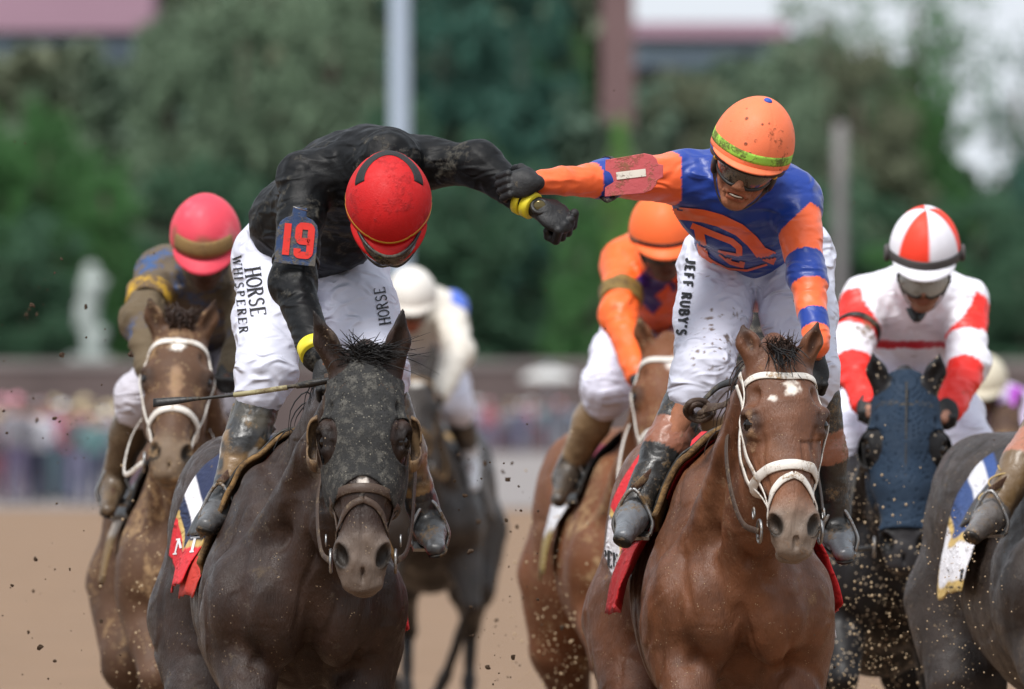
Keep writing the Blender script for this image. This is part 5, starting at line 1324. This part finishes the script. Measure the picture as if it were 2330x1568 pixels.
Dd.drape('saddle', -.44, -.9, -.36, .36, .03, M_BLEATHER, nf=12, nw=30, thick=.012, seed=24)
# black horse in a blue hood
Ee = Horse('black racehorse in a dark blue hood, right of the bright bay', X_(2030, 38), 38, math.radians(2), P(2062, 868, 37.45), P(2058, 1288, 37.2), V(1, 0, 0), hw=1.24, headcol=None, coat=coat_bay(C(26, 24, 25), C(14, 13, 14), C(44, 42, 44)), ears=[P(1985, 800, 37.45), P(2140, 800, 37.45)], coatmat=M_COAT_K, **bg)
M_HOODB = mat('blue_hood_cloth', C(30, 45, 62), rough=.8, spec=.3, namp=.25, nscale=7)
def hood_cut2(t, w, n):
    eye = np.sqrt(((t-.215)/.062)**2+((np.abs(w)-.088)/.030)**2+((n+.02)/.10)**2)
    return np.maximum(np.maximum((t-.50)*.8, (1-eye)*.035), np.maximum(np.maximum(.036-np.sqrt((t+.0)**2+(np.abs(w)-.068)**2+((n+.03))**2*.6), -.08-t), -.22-n))
ho, _, _ = Ee.cover('hood', M_HOODB, .007, hood_cut2, .008, C(70, 90, 110))
tube('hood_seam', [Ee.Hd(.02, 0, .042), Ee.Hd(.1, 0, .042), Ee.Hd(.2, 0, .042), Ee.Hd(.3, 0, .034), Ee.Hd(.38, 0, .026)], [.004], M_BLEATHER, ho, n=30)
simple_bridle(Ee, M_BLEATHER); tail(Ee, M_HAIR)
Ee.drape('saddle_cloth', -.6, -1.2, -.60, .60, .014, M_CLOTH, band_cols([(0, C(200, 90, 50)), (.4, C(225, 222, 225))]), nf=16, nw=50, flare=.10, seed=25)
Ee.drape('saddle', -.44, -.9, -.40, .40, .03, M_BLEATHER, nf=12, nw=30, thick=.012, seed=26)
for g in (-1, 1):
    cp = Ee.Hd(.222, g*.090, -.038); ax = unit(Ee.s*g*.9-Ee.n*.35)
    gp = [[cp+(ax*math.cos(th)*.040+Ee.a*math.sin(ph)*math.sin(th)*.068-Ee.n*math.cos(ph)*math.sin(th)*.046)*Ee.k for th in np.linspace(0, math.pi*.5, 8)] for ph in np.linspace(-math.pi*.62, math.pi*.62, 16)]
    grid_mesh('blinker_cup', gp, M_BLEATHER, Ee.root, .004)
# grey white rider's horse, farther back
Ff = Horse('dark brown racehorse far behind, seen just right of the grey hood', X_(962, 55), 55, math.radians(-2), P(940, 838, 54.4), P(938, 1080, 54.0), V(1, 0, 0),
    coat_bay(C(46, 39, 35), C(26, 22, 21), C(70, 62, 56), star=[(.10, .01, .03, .03, C(210, 205, 198), 1)]), None, coatmat=M_COAT_A, h=.024, hf=.013,
    legs=dict(fr=[(-.20, .17, 1.0), (.0, .24, .72), (-.18, .10, .36), (-.2, .02, .2)]))
simple_bridle(Ff, M_PAD); Ff.drape('saddle_cloth', -.6, -1.2, -.55, .55, .014, M_CLOTH, band_cols([(0, C(190, 150, 90)), (.2, C(90, 84, 80))]), nf=12, nw=30, flare=.1, seed=27)
# dark horse cut by the right edge
Gg = Horse('dark grey brown racehorse cut off by the right edge, with a blue cloth', X_(2500, 34.6), 34.6, math.radians(6.5), P(2560, 850, 34.1), P(2575, 1260, 33.9), V(1, 0, 0),
    coat_bay(C(50, 42, 38), C(28, 23, 22), C(60, 54, 50)), None, coatmat=M_COAT_A, h=.013, hf=.012)
tail(Gg, M_HAIR); BLC = C(60, 92, 160)
oG, gG = Gg.drape('saddle_cloth', -.62, -1.24, -.58, .58, .016, M_CLOTH, band_cols([(0, C(46, 44, 46)), (.14, C(48, 74, 130)), (.18, C(205, 205, 212)), (.26, C(48, 70, 118)), (.385, GOLD), (.41, WC), (.54, GOLD)]), nf=40, nw=110, flare=.12, seed=29)
Gg.drape('saddle', -.44, -.95, -.38, .38, .035, M_BLEATHER, nf=16, nw=40, thick=.01, seed=30); simple_bridle(Gg, M_BLEATHER)
word('lettering', 'LI', (2150, 1338), (1, .0), (.12, -1), 42, gbvh(gG), M_LET_K, oG, T=.14, t=.08, gap=.12, asp=.85, lift=.004)
# far horse between, mostly hidden
Hh = Horse('distant dark racehorse under the purple and white rider', X_(2285, 60), 60, math.radians(4), P(2290, 930, 59.4), P(2290, 1120, 59.1), V(1, 0, 0),
    coat_bay(C(70, 50, 40), C(30, 24, 22), C(70, 60, 50)), None, coatmat=M_COAT_C, h=.028, hf=.02)
Ii = Horse('near black racehorse glimpsed between the legs of the orange and blue rider', X_(1720, 44), 44, math.radians(4), P(1712, 700, 43.4), P(1706, 1000, 43.1), V(1, 0, 0),
    coat_bay(C(24, 22, 22), C(14, 13, 14), C(40, 38, 38)), None, coatmat=M_COAT_K, h=.024, hf=.016)

# ---- riders of the field
M_SILK = mat('field_silk', None, rough=.45, namp=.1, folds=.6, fscale=8, mud=.18, mudcol=tuple(C(120, 98, 72)), mscale=9)
M_SILKM = mat('muddy_field_silk', None, rough=.55, namp=.15, folds=.6, fscale=8, mud=.72, mudcol=tuple(C(96, 82, 62)), mscale=7)
M_CAP = mat('cap_cloth', None, rough=.6, namp=.06, bump=.2)
def simple_helmet(root, c, U, Fv, colf, r=(.12, .146, .138), band=None, lensm=M_LENS, hc=None, pc=None, gog_on_cap=False, pl=.04, rim_u=-.008, gcol=None):
    h_, pt, rt, S, F_, U_ = helmet(root, c, U, Fv, colf, M_CAP, r=r, band=band, peakcol=pc, peaklen=pl, res=.6)
    if gog_on_cap:
        g = [[pt(rt(ph)*(.70+.22*u), ph, 1.045+.02*(1-abs(2*u-1))) for u in np.linspace(0, 1, 6)] for ph in np.linspace(math.radians(35), math.radians(145), 26)]
        grid_mesh('goggles', g, lensm, root, .004)
    else: goggles(root, hc, S, F_, U_, lensm, M_BLEATHER, up=rim_u, w=70, rr=(.082, .118), h=.036)
    strap('chin_strap', None, [hc+S*a*1.0+F_*y+U_*z for a, y, z in ((.086, 0, -.02), (.07, .02, -.08), (.03, .06, -.125), (-.03, .06, -.125), (-.07, .02, -.08), (-.086, 0, -.02))], .016, .004, M_BLEATHER, h_, n=20, nrm=-U_*.6+F_*.5)
    return h_
solid = lambda c: (lambda ph, u, p: np.tile(c, (len(ph), 1)))
def joints(d, **k):
    return {n: P(x, y, d+o) for n, (x, y, o) in k.items()}
# pink cap, blue silks caked in mud
JC = joints(37.9, pel=(500, 770, 1.2), waist=(485, 720, 1.0), chest=(462, 655, .6), neck=(462, 612, .35), shL=(372, 622, .5), elL=(322, 728, .2), wrL=(345, 840, 0), shR=(545, 620, .5), elR=(565, 750, .2), wrR=(530, 850, 0),
    hipL=(448, 800, 1.1), knL=(318, 905, .5), anL=(262, 1090, .7), toL=(246, 1160, .5), hipR=(545, 800, 1.1), knR=(570, 920, .5), anR=(600, 1090, .7), toR=(610, 1150, .5), haL=(362, 870, -.1), haR=(505, 870, -.1))
rC, sC, sbC, brC, _, _ = rider('rider with a mud splashed pink cap and blue silks, at the left behind the others', JC,
    lambda v, bi, bt: mixc(np.tile(C(34, 74, 124), (len(v), 1)), C(90, 78, 60), ((bi > 0) & (bt > .45))*1.0), lambda v, bi, bt: np.tile(C(190, 186, 196), (len(v), 1)), M_SILKM, M_BREECH, P(467, 560, 37.75), V(.0, -.55, .83), V(-.02, -.83, -.55), h=.011,
    skin=C(70, 48, 38), seed=51, hface=.009, foldS=.008, rad=dict(sh=.082, el=.062, wr=.048, chest=.15))
PKC = C(210, 62, 80)
simple_helmet(rC, P(467, 535, 37.75), V(.0, -.55, .83), V(-.02, -.83, -.55), lambda ph, u, p: mixc(mixc(np.tile(PKC, (len(ph), 1)), C(226, 110, 124), sstep(.0, .6, fbm(p, 12, 3, 3))), C(122, 86, 60), sstep(.35, .8, u*.75+.8*fbm(p, 14, 7, 3)+.35*np.sin(ph)-.35)*.85), hc=P(467, 560, 37.75), pc=PKC, gog_on_cap=True, lensm=mat('muddy_goggle', C(120, 92, 58), rough=.5, mud=.6, mudcol=tuple(C(134, 106, 64)), mscale=14), pl=.05, r=(.118, .15, .135))
for g, e in (('L', -1), ('R', 1)):
    boot(rC, JC['kn'+g], JC['an'+g], JC['to'+g], M_BOOT, (.066, .048), .011, col=C(84, 68, 50)); stirrup(Cc.root, JC['an'+g], JC['to'+g], JC['kn'+g]*.6+JC['an'+g]*.4+V(-e*.07, .06, 0), M_STEEL)
    hand(rC, JC['wr'+g], JC['ha'+g]-JC['wr'+g], V(0, -.8, .5), V(-e, 0, 0), h=.007, curl=(55, 70, 50))
armring('arm_band', sbC, JC['shL'], JC['elL'], .62, .08, .09, .006, mat('brown_vinyl', C(90, 70, 50), rough=.6, mud=.5, mudcol=tuple(C(190, 150, 40)), mscale=12), sC)
# orange cap
JD = joints(39.8, pel=(1490, 730, 1.2), waist=(1490, 690, 1.0), chest=(1495, 620, .6), neck=(1505, 590, .35), shL=(1425, 600, .5), elL=(1408, 715, .2), wrL=(1452, 850, -.05), shR=(1575, 600, .5), elR=(1600, 720, .2), wrR=(1570, 850, 0),
    hipL=(1450, 745, 1.1), knL=(1385, 880, .5), anL=(1300, 1060, .7), toL=(1272, 1135, .5), hipR=(1560, 745, 1.1), knR=(1600, 880, .5), anR=(1640, 1080, .7), toR=(1650, 1150, .5), haL=(1470, 880, -.15), haR=(1540, 880, -.1))
PUR = C(64, 40, 110); ORG = C(246, 104, 40)
def colD(v, bi, bt):
    c = np.tile(ORG, (len(v), 1)); p = P(1480, 640, 40); x = (v[:, 0]-p[0])/(40/F); z = -(v[:, 2]-p[2])/(40/F)
    c = mixc(c, PUR, ((bi == 0) & (np.abs(x-8)+np.abs(z-12) < 60))*1.0); return mixc(c, ORG, ((bi == 0) & (np.abs(x-40)+np.abs(z-30) < 26))*1.0)
rD, sD, sbD, brD, _, _ = rider('rider in bright orange silks and an orange cap, behind the front pair at mid frame', JD, colD, lambda v, bi, bt: np.tile(C(214, 214, 232), (len(v), 1)), M_SILK, M_BREECH,
    P(1510, 545, 39.6), V(-.02, -.42, .9), V(.08, -.9, -.42), h=.011, skin=C(92, 62, 50), seed=61, hface=.009, rad=dict(sh=.078, el=.060, wr=.046, hip=.12, kn=.09))
simple_helmet(rD, P(1508, 528, 39.6), V(-.02, -.42, .9), V(.08, -.9, -.42), solid(C(246, 108, 50)), hc=P(1510, 545, 39.6), pc=C(246, 108, 50), r=(.118, .145, .145), band=[(M_BLEATHER, .90, .96, 1.01, None)])
armring('number_badge', sbD, JD['shL'], JD['elL'], .70, .075, .10, .006, mat('olive_vinyl', C(122, 98, 44), rough=.6, mud=.4, mudcol=tuple(C(80, 64, 40)), mscale=12), sD)
for g, e in (('L', -1), ('R', 1)):
    boot(rD, JD['kn'+g], JD['an'+g], JD['to'+g], M_BOOT, (.070, .050), .011, col=lambda v, fr: mixc(np.tile(C(128, 104, 76), (len(v), 1)), C(60, 52, 44), (fr < .12)*1.0)); stirrup(Dd.root, JD['an'+g], JD['to'+g], JD['kn'+g]*.6+JD['an'+g]*.4+V(-e*.07, .06, 0), M_STEEL)
    hand(rD, JD['wr'+g], JD['ha'+g]-JD['wr'+g], V(0, -.8, .5), V(-e, 0, 0), h=.007, curl=(55, 70, 50))
# red and white
JE = joints(38, pel=(2075, 850, 1.2), waist=(2078, 800, 1.0), chest=(2082, 715, .55), neck=(2090, 650, .3), shL=(1968, 690, .45), elL=(1932, 815, .25), wrL=(1972, 918, 0), shR=(2190, 690, .45), elR=(2205, 830, .25), wrR=(2160, 930, 0),
    hipL=(2010, 880, 1.1), knL=(1930, 1010, .45), anL=(1930, 1180, .7), toL=(1925, 1250, .5), hipR=(2130, 880, 1.1), knR=(2195, 1015, .45), anR=(2200, 1190, .7), toR=(2205, 1260, .5), haL=(1985, 958, -.15), haR=(2140, 970, -.15))
RDE = C(236, 40, 30); WHE = C(226, 224, 232)
def colE(v, bi, bt):
    c = np.tile(WHE, (len(v), 1)); up = (bi == 1) | (bi == 3); lo = (bi == 2) | (bi == 4)
    c[(up & (bt > .08) & (bt < .62)) | (lo & (bt > -.02) & (bt > .05))] = RDE
    z = (P(0, 780, 38)[2]); c[(bi == 0) & (np.abs(v[:, 2]-z) < .014)] = C(190, 34, 48); return c
rE, sE, sbE, brE, _, _ = rider('rider in red and white silks with a red and white quartered cap, at the right', JE, colE, lambda v, bi, bt: np.tile(C(220, 222, 240), (len(v), 1)), M_SILK, M_BREECH,
    P(2103, 610, 37.75), V(.02, -.45, .89), V(-.04, -.89, -.45), h=.010, skin=C(150, 108, 90), seed=71, hface=.008, rad=dict(sh=.080, el=.062, wr=.046, chest=.165, waist=.15, kn=.09), foldS=.007)
def quart(ph, u, p): 
    k = np.floor(((ph+math.radians(20))/(math.pi/3)) % 6).astype(int) % 2
    return mixc(np.tile(WHE, (len(ph), 1)), C(240, 60, 36), k*1.0)
simple_helmet(rE, P(2104, 570, 37.75), V(.02, -.45, .89), V(-.04, -.89, -.45), quart, hc=P(2103, 610, 37.75), pc=WHE, band=[(mat('grey_elastic', C(72, 68, 68), rough=.7), .86, 1.0, 1.03, None)], lensm=mat('clear_goggle', C(168, 166, 160), rough=.25, spec=.6, mud=.4, mudcol=tuple(C(110, 100, 84)), mscale=14), r=(.118, .148, .150), rim_u=-.02)
for x, y in ((2018, 560), (2190, 560)): torus('goggle_loop', P(x, y+15, 37.75), .020, .010, V(1, 0, 0), mat('grey_elastic'), rE)
armring('arm_band', sbE, JE['shL'], JE['elL'], .52, .075, .022, .006, M_BLEATHER, sE)
strap('collar', None, [P(2070, 700, 37.85), P(2086, 728, 37.80), P(2104, 700, 37.85)], .03, .006, M_BLEATHER, sE, n=12, nrm=V(0, -1, .2))
for g, e in (('L', -1), ('R', 1)):
    boot(rE, JE['kn'+g], JE['an'+g], JE['to'+g], M_BOOT, (.068, .050), .012, col=C(34, 32, 32)); stirrup(Ee.root, JE['an'+g], JE['to'+g], JE['kn'+g]*.6+JE['an'+g]*.4+V(-e*.07, .06, 0), M_STEEL)
    hand(rE, JE['wr'+g], JE['ha'+g]-JE['wr'+g], V(0, -.8, .5), V(-e, 0, 0), h=.007, curl=(50, 65, 50))
# white rider far back
JF = joints(54.6, pel=(955, 800, 1.2), waist=(955, 765, 1.0), chest=(960, 722, .6), neck=(945, 700, .35), shL=(882, 715, .5), elL=(880, 800, .2), wrL=(915, 875, 0), shR=(1022, 705, .5), elR=(1043, 800, .2), wrR=(1000, 895, 0),
    hipL=(900, 830, 1.1), knL=(890, 920, .5), anL=(880, 1020, .7), toL=(880, 1060, .5), hipR=(1000, 830, 1.1), knR=(1040, 925, .5), anR=(1070, 1040, .7), toR=(1078, 1110, .5), haL=(925, 895, -.1), haR=(985, 915, -.1))
CRM = C(206, 200, 190)
rF, sF, sbF, brF, _, _ = rider('rider in dirty white silks and a white cap, far behind the rider in black', JF, lambda v, bi, bt: mixc(np.tile(CRM, (len(v), 1)), C(80, 110, 200), ((bi == 3) & (bt < .22))*1.0), lambda v, bi, bt: np.tile(C(214, 212, 226), (len(v), 1)), M_SILK, M_BREECH,
    P(935, 690, 54.5), V(.0, -.4, .91), V(-.0, -.91, -.4), h=.017, skin=C(140, 82, 62), seed=81, hface=.014, rad=dict(sh=.085, el=.07, wr=.055))
simple_helmet(rF, P(937, 672, 54.5), V(.0, -.4, .91), V(-.0, -.91, -.4), solid(C(214, 210, 204)), hc=P(935, 690, 54.5), pc=C(206, 200, 192))
for g, e in (('L', -1), ('R', 1)):
    boot(rF, JF['kn'+g], JF['an'+g], JF['to'+g], M_BOOT, (.066, .048), .018, col=lambda v, fr: mixc(np.tile(C(50, 46, 44), (len(v), 1)), C(215, 215, 220), (fr < .25)*1.0)); stirrup(Ff.root, JF['an'+g], JF['to'+g], JF['kn'+g]*.6+JF['an'+g]*.4+V(-e*.07, .06, 0), M_STEEL)
    hand(rF, JF['wr'+g], JF['ha'+g]-JF['wr'+g], V(0, -.8, .5), V(-e, 0, 0), h=.011, curl=(50, 65, 50))
# purple and white rider far right
JH = joints(59.6, pel=(2300, 1010, 1.2), waist=(2290, 985, 1.0), chest=(2262, 930, .6), neck=(2240, 905, .35), shL=(2205, 920, .5), elL=(2200, 985, .2), wrL=(2222, 1030, 0), shR=(2318, 920, .5), elR=(2330, 990, .2), wrR=(2310, 1030, 0),
    hipL=(2262, 1020, 1.1), knL=(2235, 1080, .5), anL=(2225, 1170, .7), toL=(2220, 1200, .5), hipR=(2335, 1020, 1.1), knR=(2355, 1080, .5), anR=(2360, 1170, .7), toR=(2360, 1200, .5), haL=(2236, 1045, -.1), haR=(2296, 1045, -.1))
rH, sH, _, _, _, _ = rider('distant rider in white and purple silks with a cream cap, near the right edge', JH, lambda v, bi, bt: mixc(np.tile(C(205, 190, 220), (len(v), 1)), C(160, 70, 176), ((bi == 2) | (bi == 0) & (vnoise(v, 4, 3) > .1))*1.0), lambda v, bi, bt: np.tile(C(214, 212, 226), (len(v), 1)), M_SILK, M_BREECH,
    P(2238, 880, 59.5), V(.0, -.4, .91), V(-.1, -.91, -.4), h=.02, skin=C(130, 90, 70), seed=91, hface=.016)
simple_helmet(rH, P(2240, 866, 59.5), V(.0, -.4, .91), V(-.1, -.91, -.4), solid(C(204, 196, 176)), hc=P(2238, 880, 59.5), pc=C(204, 196, 176))
# rider of the cut off horse: his near leg reaches into the frame
JG = joints(35.2, pel=(2480, 640, .6), waist=(2480, 590, .5), chest=(2480, 500, .2), neck=(2490, 440, 0), shL=(2400, 480, .1), elL=(2390, 640, -.1), wrL=(2430, 770, -.3), shR=(2570, 480, .1), elR=(2600, 640, -.1), wrR=(2570, 770, -.3),
    hipL=(2500, 680, .6), knL=(2400, 930, -.2), anL=(2262, 1165, -.5), toL=(2215, 1215, -.75), hipR=(2540, 680, .6), knR=(2600, 930, .2), anR=(2640, 1170, .2), toR=(2660, 1230, 0), haL=(2450, 810, -.4), haR=(2550, 810, -.4))
rG, _, _, _, _, _ = rider('rider mostly outside the right edge, only a muddy boot in its stirrup in view', JG, lambda v, bi, bt: np.tile(C(60, 90, 160), (len(v), 1)), lambda v, bi, bt: np.tile(C(214, 212, 226), (len(v), 1)), M_SILK, M_BREECH,
    P(2490, 400, 35), V(.0, -.4, .91), V(0, -.91, -.4), h=.014, seed=95, hface=.012)
simple_helmet(rG, P(2490, 380, 35), V(.0, -.4, .91), V(0, -.91, -.4), solid(C(60, 90, 160)), hc=P(2490, 400, 35), pc=C(60, 90, 160))
for g, e in (('L', -1), ('R', 1)):
    boot(rG, JG['kn'+g]*.85+JG['an'+g]*.15, JG['an'+g], JG['to'+g], M_BOOT, (.066, .048), .008, col=lambda v, fr: mixc(mixc(np.tile(C(104, 82, 54), (len(v), 1)), C(160, 104, 82), (fr > .52)*(fr < .80)*1.0), C(90, 92, 96), (fr < .02)*.7)); stirrup(Gg.root, JG['an'+g], JG['to'+g], JG['kn'+g]*.6+JG['an'+g]*.4+V(-e*.07, .06, 0), M_STEEL)
    hand(rG, JG['wr'+g], JG['ha'+g]-JG['wr'+g], V(0, -.8, .5), V(-e, 0, 0), h=.009, curl=(50, 65, 50))
ax_ = unit(JG['anL']-JG['knL'])
for k, (w0, w1) in enumerate(((.60, .95),)):
    pts = [JG['knL']*(1-u)+JG['anL']*u+V(-.045+.03*math.cos(u*40), -.062, .01*math.sin(u*40)) for u in np.linspace(.55, .93, 24)]
    tube('boot_lace', pts, [.003], M_STITCH, rG, n=60, m=6)
pts = [P(1452+12*math.cos(a)+(a*1.2), 1060+a*9+26*math.sin(a*.9), 32.42) for a in np.linspace(0, 9.5, 40)]
v_, q_ = None, None

# ------------------------------------------------------------ clods of dirt thrown up by the hooves
M_CLOD = mat('dirt_clod', C(92, 70, 50), rough=.95, bump=3, bscale=120, namp=.3)
M_CLODL = mat('pale_sand', C(176, 154, 124), rough=.9, namp=.2)
base = []
for i in range(5):
    v, f = blob('', (0, 0, 0), V(1, .8, .7), None, raw=True, nu=7, nv=5, jit=.7, seed=i)
    me = bpy.data.meshes.new('clod'); me.from_pydata([tuple(x) for x in v], [], f); me.materials.append(M_CLOD if i < 4 else M_CLODL); base.append(me)
rg = random.Random(31)
def clod(px, py, d, s, me):
    o = bpy.data.objects.new('dirt_clod', me); COL.objects.link(o); o.location = tuple(P(px, py, d)); o.scale = (s, s, s*rg.uniform(.6, 1.6)); o.rotation_euler = (rg.uniform(0, 6), rg.uniform(0, 6), rg.uniform(0, 6))
    tagthing(o, 'small brown clod of track dirt flying through the air behind the hooves', 'dirt clod', 'clods of dirt in the air')
for i in range(95): clod(rg.gauss(120, 110), rg.uniform(560, 1568), rg.uniform(30, 38), rg.choice([.0015, .002, .002, .003, .003, .005, .009])*rg.uniform(.7, 1.2), base[rg.randrange(4)])
for i in range(90): clod(rg.gauss(1140, 55), rg.uniform(1020, 1568) if rg.random() < .8 else rg.uniform(850, 1568), rg.uniform(30, 38), rg.choice([.002, .002, .003, .003, .005, .008])*rg.uniform(.7, 1.2), base[rg.randrange(4)])
for i in range(60): clod(rg.uniform(0, 2330), rg.uniform(200, 1568), rg.uniform(31, 37), rg.choice([.002, .003])*rg.uniform(.7, 1.2), base[rg.randrange(4)])
parts = []
for i in range(700):
    px = rg.gauss(1990, 60) if i < 320 else (rg.gauss(1260, 45) if i < 560 else rg.gauss(330, 60)); py = 1568-abs(rg.gauss(0, 230)); d = 36.2 if i < 320 else (38.3 if i < 560 else 36.3)
    parts.append(blob('', P(px, py, d+rg.uniform(-.5, .2)), rg.choice([.0012, .0018, .0025, .004])*rg.uniform(.7, 1.3), None, raw=True, nu=5, nv=4))
for i in range(160): parts.append(blob('', P(rg.gauss(2180, 60), rg.uniform(1150, 1568), 33.8), rg.uniform(.0012, .003), None, raw=True, nu=5, nv=4))
sp = mesh_obj('sand_spray', *merge(parts), M_CLODL, None, loc=P(1990, 1400, 36)); sp['kind'] = 'stuff'; sp['label'] = 'pale grains of sand sprayed in front of the black horse'
for ob in bpy.data.objects:
    if ob.name.startswith('horse') and ob.parent is None: ob['group'] = 'racehorses galloping down the track'
    if ob.parent is None and 'rider' in str(ob.get('label', '')) and ob.get('category') == 'person': ob['group'] = 'jockeys riding the racehorses'
    if ob.parent is None and str(ob.get('label', '')).startswith('spectator'): ob['group'] = 'spectators beyond the track'
